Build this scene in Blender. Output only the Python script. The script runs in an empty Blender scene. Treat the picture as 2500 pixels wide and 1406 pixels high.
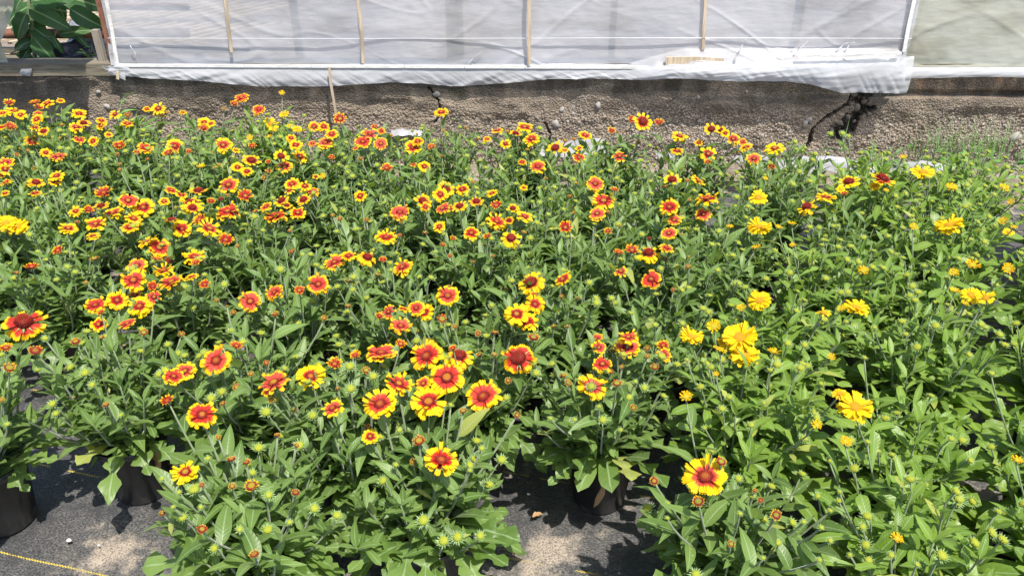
import bpy, math, random
import numpy as np
from mathutils import Vector, Matrix, noise

S = bpy.context.scene
COL = S.collection
rad = math.radians

# ------------------------------------------------------------------ camera, world, sun, exposure
H = 1.36; PITCH = rad(30.0); FPX = 1960.0; CX, CY = 1250.0, 703.0
cam_d = bpy.data.cameras.new('camera'); cam = bpy.data.objects.new('camera', cam_d); COL.objects.link(cam)
cam.location = (0, 0, H); cam.rotation_euler = (rad(90) - PITCH, 0, 0)
cam_d.sensor_width = 36; cam_d.lens = 36 * FPX / 2500.0
cam_d.clip_start = 0.02; cam_d.clip_end = 500
S.camera = cam
SUN = Vector((0.24, -0.36, 0.90)).normalized()
w = bpy.data.worlds.new('World'); S.world = w; w.use_nodes = True
nt = w.node_tree; bg = nt.nodes['Background']
sky = nt.nodes.new('ShaderNodeTexSky'); sky.sky_type = 'NISHITA'; sky.sun_disc = False
sky.sun_elevation = math.asin(SUN.z); sky.sun_rotation = math.atan2(SUN.x, SUN.y)
sky.air_density = 1.0; sky.dust_density = 1.5
nt.links.new(sky.outputs[0], bg.inputs[0]); bg.inputs[1].default_value = 0.15
sl = bpy.data.lights.new('sun', 'SUN'); so = bpy.data.objects.new('sun', sl); COL.objects.link(so)
sl.energy = 5.0; sl.angle = rad(0.55); sl.color = (1.0, 0.955, 0.88)
so.rotation_euler = (-SUN).to_track_quat('-Z', 'Y').to_euler()
S.view_settings.view_transform = 'Standard'; S.view_settings.look = 'None'
S.view_settings.exposure = 0.60; S.view_settings.gamma = 1.0
S.view_settings.use_curve_mapping = False
S.cycles.max_bounces = 8; S.cycles.diffuse_bounces = 4; S.cycles.transmission_bounces = 6
S.cycles.transparent_max_bounces = 6; S.cycles.use_denoising = True

FW = Vector((0, math.cos(PITCH), -math.sin(PITCH))); UP = Vector((0, math.sin(PITCH), math.cos(PITCH)))
def ray(x, y):
    return Vector(((x - CX) / FPX, 0, 0)) + FW - UP * ((y - CY) / FPX)
def at_z(x, y, z):
    d = ray(x, y); return Vector((0, 0, H)) + d * ((z - H) / d.z)
def at_y(x, y, Y):
    d = ray(x, y); return Vector((0, 0, H)) + d * (Y / d.y)
def depth(p):
    return (Vector(p) - Vector((0, 0, H))).dot(FW)

# ------------------------------------------------------------------ mesh / object helpers
def mesh_from(name, verts, faces, mats=(), uvs=None, smooth=True, fmat=None):
    me = bpy.data.meshes.new(name)
    me.from_pydata([tuple(v) for v in verts], [], faces)
    if uvs is not None:
        ul = me.uv_layers.new(name='UVMap')
        idx = np.empty(len(me.loops), dtype=np.int32); me.loops.foreach_get('vertex_index', idx)
        ul.data.foreach_set('uv', np.asarray(uvs, dtype=np.float32)[idx].ravel())
    for m in mats: me.materials.append(m)
    if fmat is not None: me.polygons.foreach_set('material_index', np.asarray(fmat, dtype=np.int32))
    if smooth: me.polygons.foreach_set('use_smooth', np.ones(len(me.polygons), dtype=bool))
    me.update()
    return me
def link(name, me, parent=None, mat=None, **props):
    o = bpy.data.objects.new(name, me); COL.objects.link(o)
    if parent is not None: o.parent = parent
    if mat is not None: o.matrix_basis = mat
    for k, v in props.items(): o[k] = v
    return o
def empty(name, loc, label, cat, group=None):
    o = link(name, None); o.location = loc; o.empty_display_size = 0.05
    o['label'] = label; o['category'] = cat
    if group: o['group'] = group
    return o
class MB:
    def __init__(s): s.v = []; s.f = []; s.uv = []; s.m = []
    def add(s, vs, fs, uvs=None, m=0):
        b = len(s.v); s.v += [tuple(v) for v in vs]; s.f += [tuple(i + b for i in f) for f in fs]
        s.uv += list(uvs) if uvs is not None else [(0, 0)] * len(vs); s.m += [m] * len(fs)
    def box(s, lo, hi, m=0, M=None):
        x0, y0, z0 = lo; x1, y1, z1 = hi
        vs = [Vector(p) for p in ((x0,y0,z0),(x1,y0,z0),(x1,y1,z0),(x0,y1,z0),(x0,y0,z1),(x1,y0,z1),(x1,y1,z1),(x0,y1,z1))]
        if M is not None: vs = [M @ v for v in vs]
        s.add(vs, [(0,3,2,1),(4,5,6,7),(0,1,5,4),(1,2,6,5),(2,3,7,6),(3,0,4,7)], None, m)
    def tube(s, pts, r0, r1, k=6, m=0):
        pts = [Vector(p) for p in pts]; n = len(pts); vs = []
        for i, p in enumerate(pts):
            d = (pts[min(i+1, n-1)] - pts[max(i-1, 0)]).normalized()
            a = d.orthogonal().normalized() if abs(d.x) > .99 else d.cross(Vector((1, 0, 0))).normalized()
            b = d.cross(a); r = r0 + (r1 - r0) * i / (n - 1)
            for j in range(k):
                t = 2 * math.pi * j / k; vs.append(p + (a * math.cos(t) + b * math.sin(t)) * r)
        fs = [(i*k+j, i*k+(j+1) % k, (i+1)*k+(j+1) % k, (i+1)*k+j) for i in range(n-1) for j in range(k)]
        fs.append(tuple(range((n-1)*k, n*k))); fs.append(tuple(reversed(range(k))))
        s.add(vs, fs, None, m)
    def mesh(s, name, mats=(), smooth=True):
        return mesh_from(name, s.v, s.f, mats, s.uv, smooth, s.m if len(mats) > 1 else None)

# ------------------------------------------------------------------ materials
def new_mat(name):
    m = bpy.data.materials.new(name); m.use_nodes = True
    return m, m.node_tree.nodes, m.node_tree.links, m.node_tree.nodes['Principled BSDF']
def nd(N, t, **kw):
    n = N.new(t)
    for k, v in kw.items():
        if k == 'ins':
            for i, val in v.items(): n.inputs[i].default_value = val
        else: setattr(n, k, v)
    return n
def mathn(N, L, op, a, b=None, c=None, clamp=False):
    n = N.new('ShaderNodeMath'); n.operation = op; n.use_clamp = clamp
    for i, v in enumerate((a, b, c)):
        if v is None: continue
        if isinstance(v, (int, float)): n.inputs[i].default_value = v
        else: L.new(v, n.inputs[i])
    return n.outputs[0]
def mixc(N, L, f, a, b, blend='MIX'):
    n = N.new('ShaderNodeMix'); n.data_type = 'RGBA'; n.blend_type = blend
    for sock, v in ((n.inputs[0], f), (n.inputs[6], a), (n.inputs[7], b)):
        if isinstance(v, (int, float)): sock.default_value = v
        elif isinstance(v, tuple): sock.default_value = (*v, 1) if len(v) == 3 else v
        else: L.new(v, sock)
    return n.outputs[2]
def maprange(N, L, v, a, b, c=0.0, d=1.0, smooth=True):
    n = N.new('ShaderNodeMapRange'); n.interpolation_type = 'SMOOTHSTEP' if smooth else 'LINEAR'
    for i, x in enumerate((v, a, b, c, d)):
        if isinstance(x, (int, float)): n.inputs[i].default_value = x
        else: L.new(x, n.inputs[i])
    return n.outputs[0]
def noise_n(N, L, scale, detail=3, vec=None, rough=.55):
    n = N.new('ShaderNodeTexNoise'); n.inputs['Scale'].default_value = scale; n.inputs['Detail'].default_value = detail
    n.inputs['Roughness'].default_value = rough
    if vec is not None: L.new(vec, n.inputs['Vector'])
    return n
def bump(N, L, h, strength, dist, bsdf_in=None, normal=None):
    b = N.new('ShaderNodeBump'); b.inputs['Strength'].default_value = strength; b.inputs['Distance'].default_value = dist
    L.new(h, b.inputs['Height'])
    if normal is not None: L.new(normal, b.inputs['Normal'])
    if bsdf_in is not None: L.new(b.outputs[0], bsdf_in)
    return b.outputs[0]
def translucent_out(m, N, L, P, col, f, normal=None):
    tr = N.new('ShaderNodeBsdfTranslucent'); L.new(col, tr.inputs[0])
    if normal is not None: L.new(normal, tr.inputs[1])
    mx = N.new('ShaderNodeMixShader'); mx.inputs[0].default_value = f
    L.new(P.outputs[0], mx.inputs[1]); L.new(tr.outputs[0], mx.inputs[2])
    L.new(mx.outputs[0], N['Material Output'].inputs[0])

def leaf_material(name, ca, cb, cc, rough=.40, trans=.34, spots=True):
    """ca dark, cb light, cc yellowing; varied per leaf, pale midrib, side veins, pale dots"""
    m, N, L, P = new_mat(name)
    oi = N.new('ShaderNodeObjectInfo'); at = nd(N, 'ShaderNodeAttribute', attribute_name='rnd')
    r = mathn(N, L, 'FRACT', mathn(N, L, 'ADD', oi.outputs['Random'], at.outputs['Fac']))
    uv = N.new('ShaderNodeUVMap'); sx = N.new('ShaderNodeSeparateXYZ'); L.new(uv.outputs[0], sx.inputs[0])
    geo = N.new('ShaderNodeNewGeometry')
    base = mixc(N, L, r, ca, cb)
    nz = noise_n(N, L, 60, 2, geo.outputs['Position'])
    base = mixc(N, L, maprange(N, L, nz.outputs[0], .35, .7, 0, .3), base, cb)
    old = mathn(N, L, 'GREATER_THAN', mathn(N, L, 'FRACT', mathn(N, L, 'MULTIPLY', r, 7.31)), .984)
    base = mixc(N, L, mathn(N, L, 'MULTIPLY', old, .6), base, cc)
    v = mathn(N, L, 'ABSOLUTE', sx.outputs[1])            # 0 on the midrib, 1 on the margin
    rib = maprange(N, L, v, .03, .13, .55, 0)
    sv = N.new('ShaderNodeMath'); sv.operation = 'SINE'
    L.new(mathn(N, L, 'MULTIPLY', mathn(N, L, 'SUBTRACT', sx.outputs[0], mathn(N, L, 'MULTIPLY', v, .14)), 70), sv.inputs[0])
    vein = maprange(N, L, sv.outputs[0], .86, 1.0, 0, .05)
    base = mixc(N, L, mathn(N, L, 'MAXIMUM', rib, vein), base, (.34, .44, .24))
    if spots:
        vo = N.new('ShaderNodeTexVoronoi'); vo.inputs['Scale'].default_value = 95; L.new(geo.outputs['Position'], vo.inputs['Vector'])
        dot = mathn(N, L, 'MULTIPLY', maprange(N, L, vo.outputs['Distance'], .10, .2, .55, 0),
                    mathn(N, L, 'GREATER_THAN', mathn(N, L, 'FRACT', mathn(N, L, 'MULTIPLY', r, 3.7)), .7))
        base = mixc(N, L, dot, base, (.38, .45, .28))
    # the underside of the leaf is paler and duller
    base = mixc(N, L, mathn(N, L, 'MULTIPLY', geo.outputs['Backfacing'], .45), base, (.17, .25, .13))
    L.new(base, P.inputs['Base Color']); P.inputs['Roughness'].default_value = rough
    P.inputs['Specular IOR Level'].default_value = .35
    P.inputs['Sheen Weight'].default_value = .10; P.inputs['Sheen Roughness'].default_value = .4
    bn = bump(N, L, mathn(N, L, 'ADD', mathn(N, L, 'MULTIPLY', sv.outputs[0], .5), mathn(N, L, 'MULTIPLY', nz.outputs[0], 2)), .3, .0006, P.inputs['Normal'])
    tc = mixc(N, L, 1.0, base, (1.8, 1.75, .5), 'MULTIPLY')
    translucent_out(m, N, L, P, tc, trans, bn)
    return m
M_LEAF = leaf_material('leaf_grey_green', (.078, .143, .024), (.168, .258, .064), (.42, .42, .10))
M_LEAF_Y = leaf_material('leaf_fresh_green', (.100, .182, .017), (.205, .315, .046), (.45, .45, .10), spots=False)
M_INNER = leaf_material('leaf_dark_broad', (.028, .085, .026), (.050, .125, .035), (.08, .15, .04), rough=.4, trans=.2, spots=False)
M_WEED = leaf_material('leaf_bright_weed', (.07, .22, .03), (.12, .30, .05), (.2, .35, .06), trans=.35, spots=False)

def simple(name, col, rough=.6, nscale=None, col2=None, bs=0, bd=.001, spec=.5, detail=4, stretch=None):
    m, N, L, P = new_mat(name)
    P.inputs['Roughness'].default_value = rough; P.inputs['Specular IOR Level'].default_value = spec
    if nscale:
        tc = N.new('ShaderNodeTexCoord'); vec = tc.outputs['Object']
        if stretch:
            mp = N.new('ShaderNodeMapping'); mp.inputs['Scale'].default_value = stretch; L.new(vec, mp.inputs[0]); vec = mp.outputs[0]
        nz = noise_n(N, L, nscale, detail, vec)
        L.new(mixc(N, L, maprange(N, L, nz.outputs[0], .3, .7), col, col2), P.inputs['Base Color'])
        if bs: bump(N, L, nz.outputs[0], bs, bd, P.inputs['Normal'])
    else: P.inputs['Base Color'].default_value = (*col, 1)
    return m
M_STEM = simple('stem_green', (.13, .19, .075), .55, 90, (.17, .20, .10))
M_STEM.node_tree.nodes['Principled BSDF'].inputs['Sheen Weight'].default_value = .4
M_BRACT = simple('bract_hairy_green', (.15, .26, .07), .6, 400, (.28, .38, .17))
M_POTSOIL = simple('potting_soil', (.03, .02, .014), .95, 160, (.075, .05, .035), .8, .004)
M_RUST = simple('rusty_steel', (.16, .06, .032), .7, 30, (.26, .12, .07), .4, .002)
M_DARKBAG = simple('dark_plastic', (.02, .022, .03), .25, 8, (.05, .05, .07))
M_GREYBAG = simple('grey_plastic', (.32, .33, .37), .35, 14, (.22, .23, .27), .5, .01)
M_LICHEN = simple('mortar_lichen', (.33, .30, .23), .9, 22, (.38, .20, .08), .6, .003)
M_STONE = simple('stone_grey', (.26, .25, .23), .8, 25, (.38, .34, .29), .4, .002)
M_DRY = simple('dry_leaf', (.42, .27, .14), .8, 60, (.30, .16, .07), .5, .002)

def petal_material():
    m, N, L, P = new_mat('petal_red_to_yellow')
    oi = N.new('ShaderNodeObjectInfo'); oc = N.new('ShaderNodeSeparateColor'); L.new(oi.outputs['Color'], oc.inputs[0])
    uv = N.new('ShaderNodeUVMap'); sx = N.new('ShaderNodeSeparateXYZ'); L.new(uv.outputs[0], sx.inputs[0])
    geo = N.new('ShaderNodeNewGeometry')
    at = nd(N, 'ShaderNodeAttribute', attribute_name='rnd')
    nz = noise_n(N, L, 160, 2, geo.outputs['Position'])
    t = mathn(N, L, 'ADD', sx.outputs[0], mathn(N, L, 'MULTIPLY', mathn(N, L, 'SUBTRACT', nz.outputs[0], .5), .22))
    rr = mathn(N, L, 'ADD', oi.outputs['Random'], at.outputs['Fac'])
    t = mathn(N, L, 'ADD', t, mathn(N, L, 'MULTIPLY', mathn(N, L, 'SUBTRACT', mathn(N, L, 'FRACT', rr), .5), .10))
    # the red runs a little further along the middle veins
    t = mathn(N, L, 'ADD', t, mathn(N, L, 'MULTIPLY', mathn(N, L, 'ABSOLUTE', sx.outputs[1]), .07))
    bd = oc.outputs[0]
    f = maprange(N, L, t, mathn(N, L, 'SUBTRACT', bd, .10), mathn(N, L, 'ADD', bd, .07))
    red = mixc(N, L, oc.outputs[1], (.56, .018, .010), (.78, .115, .070))
    deep = mixc(N, L, maprange(N, L, sx.outputs[0], .22, .55, 0, 1), (.26, .008, .008), red)
    yel = mixc(N, L, oc.outputs[2], (.82, .30, .004), (.88, .62, .006))
    goldbase = mixc(N, L, maprange(N, L, sx.outputs[0], .1, .7), (.80, .40, .004), yel)
    c = mixc(N, L, f, mixc(N, L, mathn(N, L, 'GREATER_THAN', .02, bd), deep, goldbase), goldbase)
    L.new(c, P.inputs['Base Color']); P.inputs['Roughness'].default_value = .55; P.inputs['Specular IOR Level'].default_value = .25
    wv = N.new('ShaderNodeMath'); wv.operation = 'SINE'; L.new(mathn(N, L, 'MULTIPLY', sx.outputs[1], 14), wv.inputs[0])
    bn = bump(N, L, wv.outputs[0], .5, .0006, P.inputs['Normal'])
    translucent_out(m, N, L, P, c, .3, bn)
    return m
M_PETAL = petal_material()
def disc_material():
    m, N, L, P = new_mat('flower_centre_florets')
    oi = N.new('ShaderNodeObjectInfo')
    uv = N.new('ShaderNodeUVMap'); sx = N.new('ShaderNodeSeparateXYZ'); L.new(uv.outputs[0], sx.inputs[0])
    a = oi.outputs['Alpha']
    f = maprange(N, L, sx.outputs[0], mathn(N, L, 'SUBTRACT', a, .12), mathn(N, L, 'ADD', a, .10))
    rim = mixc(N, L, maprange(N, L, sx.outputs[0], .55, 1.0), (.36, .022, .008), (.17, .008, .008))
    c = mixc(N, L, f, oi.outputs['Color'], rim)
    # floret tips are lighter than the gaps between them
    c = mixc(N, L, mathn(N, L, 'MULTIPLY', sx.outputs[1], .35), mixc(N, L, 1.0, c, (.55, .5, .5), 'MULTIPLY'), mixc(N, L, .12, mixc(N, L, 1.0, c, (1.45, 1.4, 1.3), 'MULTIPLY'), (.70, .30, .04)))
    L.new(c, P.inputs['Base Color']); P.inputs['Roughness'].default_value = .6; P.inputs['Specular IOR Level'].default_value = .3
    return m
M_DISC = disc_material()
def pot_material():
    m, N, L, P = new_mat('black_pot_plastic')
    geo = N.new('ShaderNodeNewGeometry'); tc = N.new('ShaderNodeTexCoord')
    mp = N.new('ShaderNodeMapping'); mp.inputs['Scale'].default_value = (1, 1, .12); L.new(tc.outputs['Object'], mp.inputs[0])
    nz = noise_n(N, L, 45, 4, mp.outputs[0]); n2 = noise_n(N, L, 12, 4, geo.outputs['Position'])
    sz = N.new('ShaderNodeSeparateXYZ'); L.new(tc.outputs['Object'], sz.inputs[0])
    low = maprange(N, L, sz.outputs[2], .0, .06, .8, 0)
    dust = mathn(N, L, 'MULTIPLY', maprange(N, L, nz.outputs[0], .45, .75, 0, .5), 1.0)
    dust = mathn(N, L, 'MAXIMUM', dust, mathn(N, L, 'MULTIPLY', low, maprange(N, L, n2.outputs[0], .4, .65)))
    L.new(mixc(N, L, dust, (.014, .014, .015), (.075, .066, .058)), P.inputs['Base Color'])
    L.new(maprange(N, L, dust, 0, .6, .30, .8), P.inputs['Roughness'])
    return m
M_POT = pot_material()

def cloth_material():
    m, N, L, P = new_mat('black_weed_cloth')
    geo = N.new('ShaderNodeNewGeometry'); pos = geo.outputs['Position']
    mp = N.new('ShaderNodeMapping'); mp.inputs['Rotation'].default_value = (0, 0, rad(14)); L.new(pos, mp.inputs[0])
    sx = N.new('ShaderNodeSeparateXYZ'); L.new(mp.outputs[0], sx.inputs[0])
    def wave(s, k):
        n = N.new('ShaderNodeMath'); n.operation = 'SINE'; L.new(mathn(N, L, 'MULTIPLY', s, k), n.inputs[0]); return n.outputs[0]
    wx = wave(sx.outputs[0], 2 * math.pi / .0032); wy = wave(sx.outputs[1], 2 * math.pi / .0055)
    weave = mathn(N, L, 'MULTIPLY', wx, wy)
    big = noise_n(N, L, 3.2, 5, pos, .6); mid = noise_n(N, L, 22, 5, pos, .65); fine = noise_n(N, L, 260, 4, pos, .7)
    streak = N.new('ShaderNodeMapping'); streak.inputs['Scale'].default_value = (160, 1100, 60); L.new(mp.outputs[0], streak.inputs[0])
    st = noise_n(N, L, 1.0, 2, streak.outputs[0])
    d = mathn(N, L, 'ADD', mathn(N, L, 'MULTIPLY', big.outputs[0], .62), mathn(N, L, 'MULTIPLY', mid.outputs[0], .38))
    for (gx, gy, gr, ga) in ((-.865, 1.215, .13, .16), (-.74, 1.12, .10, .14), (.10, 1.215, .11, .17), (.02, 1.12, .10, .12), (.22, 1.25, .06, .10), (-.95, 1.84, .12, .15), (-.30, 1.12, .12, .08)):
        ln_ = N.new('ShaderNodeVectorMath'); ln_.operation = 'DISTANCE'; L.new(pos, ln_.inputs[0]); ln_.inputs[1].default_value = (gx, gy, .012)
        d = mathn(N, L, 'ADD', d, maprange(N, L, ln_.outputs['Value'], 0, gr, ga, 0))
    dust = maprange(N, L, d, .535, .66)                       # thick silt patches
    film = maprange(N, L, mathn(N, L, 'ADD', mathn(N, L, 'MULTIPLY', st.outputs[0], .55), mathn(N, L, 'MULTIPLY', fine.outputs[0], .45)), .45, .60, 0, .66)
    film = mathn(N, L, 'MULTIPLY', film, maprange(N, L, d, .38, .52, .25, 1))
    base = mixc(N, L, maprange(N, L, weave, -1, 1), (.010, .011, .012), (.044, .045, .050))
    base = mixc(N, L, film, base, (.22, .205, .185))
    silt = mixc(N, L, maprange(N, L, fine.outputs[0], .3, .7), (.19, .155, .12), (.40, .335, .265))
    grit = mathn(N, L, 'MULTIPLY', dust, maprange(N, L, fine.outputs[0], .30, .5, .30, 1))
    base = mixc(N, L, grit, base, silt)
    # yellow marker threads woven into the cloth every 36 cm
    ly = mathn(N, L, 'ADD', sx.outputs[1], mathn(N, L, 'MULTIPLY', wave(sx.outputs[0], 2 * math.pi / .007), .0012))
    fr = mathn(N, L, 'ABSOLUTE', mathn(N, L, 'SUBTRACT', mathn(N, L, 'FRACT', mathn(N, L, 'ADD', mathn(N, L, 'DIVIDE', ly, .25), .86)), .5))
    thread = mathn(N, L, 'MULTIPLY', mathn(N, L, 'LESS_THAN', fr, .0058), maprange(N, L, mid.outputs[0], .40, .52))
    thread = mathn(N, L, 'MULTIPLY', thread, mathn(N, L, 'SUBTRACT', 1, mathn(N, L, 'MULTIPLY', grit, .9)))
    base = mixc(N, L, thread, base, (.50, .38, .05))
    L.new(base, P.inputs['Base Color']); L.new(maprange(N, L, dust, 0, 1, .55, .95), P.inputs['Roughness'])
    hgt = mathn(N, L, 'ADD', mathn(N, L, 'MULTIPLY', weave, .25), mathn(N, L, 'MULTIPLY', grit, mathn(N, L, 'MULTIPLY', fine.outputs[0], 3)))
    bump(N, L, hgt, .6, .0012, P.inputs['Normal'])
    return m
M_CLOTH = cloth_material()

def soil_material():
    m, N, L, P = new_mat('gravelly_soil')
    geo = N.new('ShaderNodeNewGeometry'); pos = geo.outputs['Position']
    vo = N.new('ShaderNodeTexVoronoi'); vo.inputs['Scale'].default_value = 95; L.new(pos, vo.inputs['Vector'])
    nz = noise_n(N, L, 6, 5, pos)
    sc = N.new('ShaderNodeSeparateColor'); L.new(vo.outputs['Color'], sc.inputs[0])
    c = mixc(N, L, sc.outputs[0], (.14, .105, .08), (.36, .30, .235))
    c = mixc(N, L, maprange(N, L, nz.outputs[0], .35, .7, 0, .6), c, (.10, .075, .055))
    L.new(c, P.inputs['Base Color']); P.inputs['Roughness'].default_value = .95
    bump(N, L, vo.outputs['Distance'], 1.0, -.006, P.inputs['Normal'])
    return m
M_SOIL = soil_material()

def concrete_material():
    """exposed-aggregate concrete: pale pebbles in brown matrix, stains with painted overhang shade below the sill, some moss"""
    m, N, L, P = new_mat('pebbly_old_concrete')
    geo = N.new('ShaderNodeNewGeometry'); pos = geo.outputs['Position']
    def vor(sc):
        vo = N.new('ShaderNodeTexVoronoi'); vo.inputs['Scale'].default_value = sc; L.new(pos, vo.inputs['Vector'])
        s = N.new('ShaderNodeSeparateColor'); L.new(vo.outputs['Color'], s.inputs[0]); return vo.outputs['Distance'], s.outputs
    d1, c1 = vor(120); d2, c2 = vor(230)
    big = noise_n(N, L, 4.5, 5, pos, .6); mid = noise_n(N, L, 26, 4, pos)
    peb = mixc(N, L, c1[0], (.22, .18, .135), (.50, .425, .33))
    peb = mixc(N, L, mathn(N, L, 'GREATER_THAN', c1[1], .86), peb, (.50, .48, .45))
    peb = mixc(N, L, mathn(N, L, 'GREATER_THAN', c1[2], .90), peb, (.16, .15, .15))
    c = mixc(N, L, maprange(N, L, d1, .38, .62, 0, .85), peb, (.085, .062, .046))
    c = mixc(N, L, .25, c, mixc(N, L, c2[0], (.15, .12, .09), (.42, .35, .27)))
    szz = N.new('ShaderNodeSeparateXYZ'); L.new(pos, szz.inputs[0])
    skin = maprange(N, L, mathn(N, L, 'ADD', szz.outputs[2], mathn(N, L, 'MULTIPLY', mathn(N, L, 'SUBTRACT', big.outputs[0], .5), .5)), .08, .18, 0, .62)
    c = mixc(N, L, skin, c, mixc(N, L, mid.outputs[0], (.125, .100, .073), (.26, .21, .155)))
    lite = maprange(N, L, noise_n(N, L, 1.7, 3, pos).outputs[0], .45, .62, 0, .35)
    c = mixc(N, L, lite, c, (.36, .29, .21))
    c = mixc(N, L, maprange(N, L, mid.outputs[0], .5, .75, 0, .5), c, (.17, .13, .10))
    sxx = N.new('ShaderNodeSeparateXYZ'); L.new(pos, sxx.inputs[0])
    lm = mathn(N, L, 'MULTIPLY', maprange(N, L, sxx.outputs[0], 1.75, 1.95), maprange(N, L, sxx.outputs[2], .20, .26))
    lm = mathn(N, L, 'MULTIPLY', lm, maprange(N, L, noise_n(N, L, 9, 5, pos, .7).outputs[0], .46, .58))
    c = mixc(N, L, mathn(N, L, 'MULTIPLY', lm, .75), c, mixc(N, L, mid.outputs[0], (.42, .19, .07), (.36, .34, .27)))
    # film overhang's shade painted in with grime streaks, uneven along the wall
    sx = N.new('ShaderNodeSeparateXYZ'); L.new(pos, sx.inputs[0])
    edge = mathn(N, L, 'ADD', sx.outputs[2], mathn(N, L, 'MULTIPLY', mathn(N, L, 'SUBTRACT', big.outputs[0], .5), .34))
    stain_shade = maprange(N, L, edge, .15, .27, 0, .80)
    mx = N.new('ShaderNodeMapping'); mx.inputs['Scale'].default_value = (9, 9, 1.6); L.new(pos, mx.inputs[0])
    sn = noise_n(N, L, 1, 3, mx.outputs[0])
    stain_shade = mathn(N, L, 'MULTIPLY', stain_shade, maprange(N, L, sn.outputs[0], .34, .58, .15, .9))
    c = mixc(N, L, stain_shade, c, (.052, .044, .037))
    va = nd(N, 'ShaderNodeAttribute', attribute_name='rnd')
    c = mixc(N, L, mathn(N, L, 'MULTIPLY', va.outputs['Fac'], maprange(N, L, mid.outputs[0], .3, .6, .95, .55)), c, mixc(N, L, maprange(N, L, noise_n(N, L, 30, 4, pos).outputs[0], .5, .7), (.032, .027, .021), (.15, .12, .055)))
    moss = mathn(N, L, 'MULTIPLY', maprange(N, L, noise_n(N, L, 5.5, 5, pos, .7).outputs[0], .60, .70), .5)
    c = mixc(N, L, moss, c, (.055, .060, .022))
    L.new(c, P.inputs['Base Color']); P.inputs['Roughness'].default_value = .93; P.inputs['Specular IOR Level'].default_value = .25
    n1 = bump(N, L, d1, .9, -.007)
    bump(N, L, mathn(N, L, 'ADD', d2, mathn(N, L, 'MULTIPLY', mid.outputs[0], .5)), .5, -.003, P.inputs['Normal'], n1)
    return m
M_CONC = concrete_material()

def wood_material(name, ca, cb, grain=(3, 60, 60), rough=.8):
    m, N, L, P = new_mat(name)
    tc = N.new('ShaderNodeTexCoord'); mp = N.new('ShaderNodeMapping'); mp.inputs['Scale'].default_value = grain
    L.new(tc.outputs['Object'], mp.inputs[0]); nz = noise_n(N, L, 2.2, 6, mp.outputs[0], .65)
    n2 = noise_n(N, L, 5, 3, tc.outputs['Object'])
    c = mixc(N, L, maprange(N, L, nz.outputs[0], .33, .66), ca, cb)
    c = mixc(N, L, maprange(N, L, n2.outputs[0], .45, .75, 0, .45), c, tuple(x * .45 for x in ca))
    L.new(c, P.inputs['Base Color']); P.inputs['Roughness'].default_value = rough
    bump(N, L, nz.outputs[0], .6, .002, P.inputs['Normal'])
    return m
M_OLDWOOD = wood_material('weathered_grey_wood', (.095, .080, .055), (.25, .215, .155))
M_LATH = wood_material('pale_lath_wood', (.40, .31, .21), (.62, .50, .36), (60, 60, 4))
M_WHITELATH = wood_material('white_washed_lath', (.62, .60, .56), (.80, .79, .76), (12, 60, 60))
M_STUD = wood_material('stud_wood', (.20, .17, .14), (.33, .28, .22), (60, 60, 3))

def film_material(name, base, trans, tmix=.5, rough=.3, dirt_fold_tone=(.45, .42, .36), dirt_fold_amt=.3, clear=0.0, spec=.5):
    m, N, L, P = new_mat(name)
    geo = N.new('ShaderNodeNewGeometry'); pos = geo.outputs['Position']
    mp = N.new('ShaderNodeMapping'); mp.inputs['Rotation'].default_value = (0, rad(35), 0); mp.inputs['Scale'].default_value = (1.1, 2, 4.0); L.new(pos, mp.inputs[0])
    n1 = noise_n(N, L, 2.0, 4, mp.outputs[0], .5)
    n2 = noise_n(N, L, 3.0, 3, pos); n3 = noise_n(N, L, 18, 5, pos, .7)
    dm = mathn(N, L, 'MULTIPLY', maprange(N, L, n1.outputs[0], .48, .66), dirt_fold_amt * .7)
    dm = mathn(N, L, 'ADD', dm, mathn(N, L, 'MULTIPLY', maprange(N, L, n2.outputs[0], .45, .7), dirt_fold_amt * .6))
    dm = mathn(N, L, 'ADD', dm, mathn(N, L, 'MULTIPLY', maprange(N, L, n3.outputs[0], .55, .8), dirt_fold_amt * .5))
    c = mixc(N, L, mathn(N, L, 'MINIMUM', dm, .85), base, dirt_fold_tone)
    L.new(c, P.inputs['Base Color']); P.inputs['Specular IOR Level'].default_value = spec
    L.new(maprange(N, L, n3.outputs[0], .3, .7, rough * .75, rough * 1.4), P.inputs['Roughness'])
    P.inputs['Coat Weight'].default_value = .5 if rough < .36 else .15; P.inputs['Coat Roughness'].default_value = .16; P.inputs['Coat IOR'].default_value = 1.6
    bn = bump(N, L, n1.outputs[0], .5, .03, None)
    bn = bump(N, L, n3.outputs[0], .25, .003, P.inputs['Normal'], bn)
    tr = N.new('ShaderNodeBsdfTranslucent'); L.new(mixc(N, L, 1.0, c, trans, 'MULTIPLY'), tr.inputs[0]); L.new(bn, tr.inputs[1])
    mx = N.new('ShaderNodeMixShader'); mx.inputs[0].default_value = tmix
    L.new(P.outputs[0], mx.inputs[1]); L.new(tr.outputs[0], mx.inputs[2]); out = mx.outputs[0]
    if clear > 0:
        tp = N.new('ShaderNodeBsdfTransparent'); m2 = N.new('ShaderNodeMixShader'); m2.inputs[0].default_value = clear
        L.new(out, m2.inputs[1]); L.new(tp.outputs[0], m2.inputs[2]); out = m2.outputs[0]
    L.new(out, N['Material Output'].inputs[0])
    return m
M_FILM = film_material('milky_greenhouse_film', (.68, .68, .71), (1, 1, 1.04), .45, .34, dirt_fold_tone=(.40, .395, .38), dirt_fold_amt=.55, clear=.22)  # grey dirt tone also paints in wrinkle shading and dim shapes behind
M_FLAP = film_material('hanging_film_edge', (.72, .73, .755), (1, 1, 1), .35, .24, dirt_fold_amt=.2, clear=.26, spec=.6)
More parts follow.
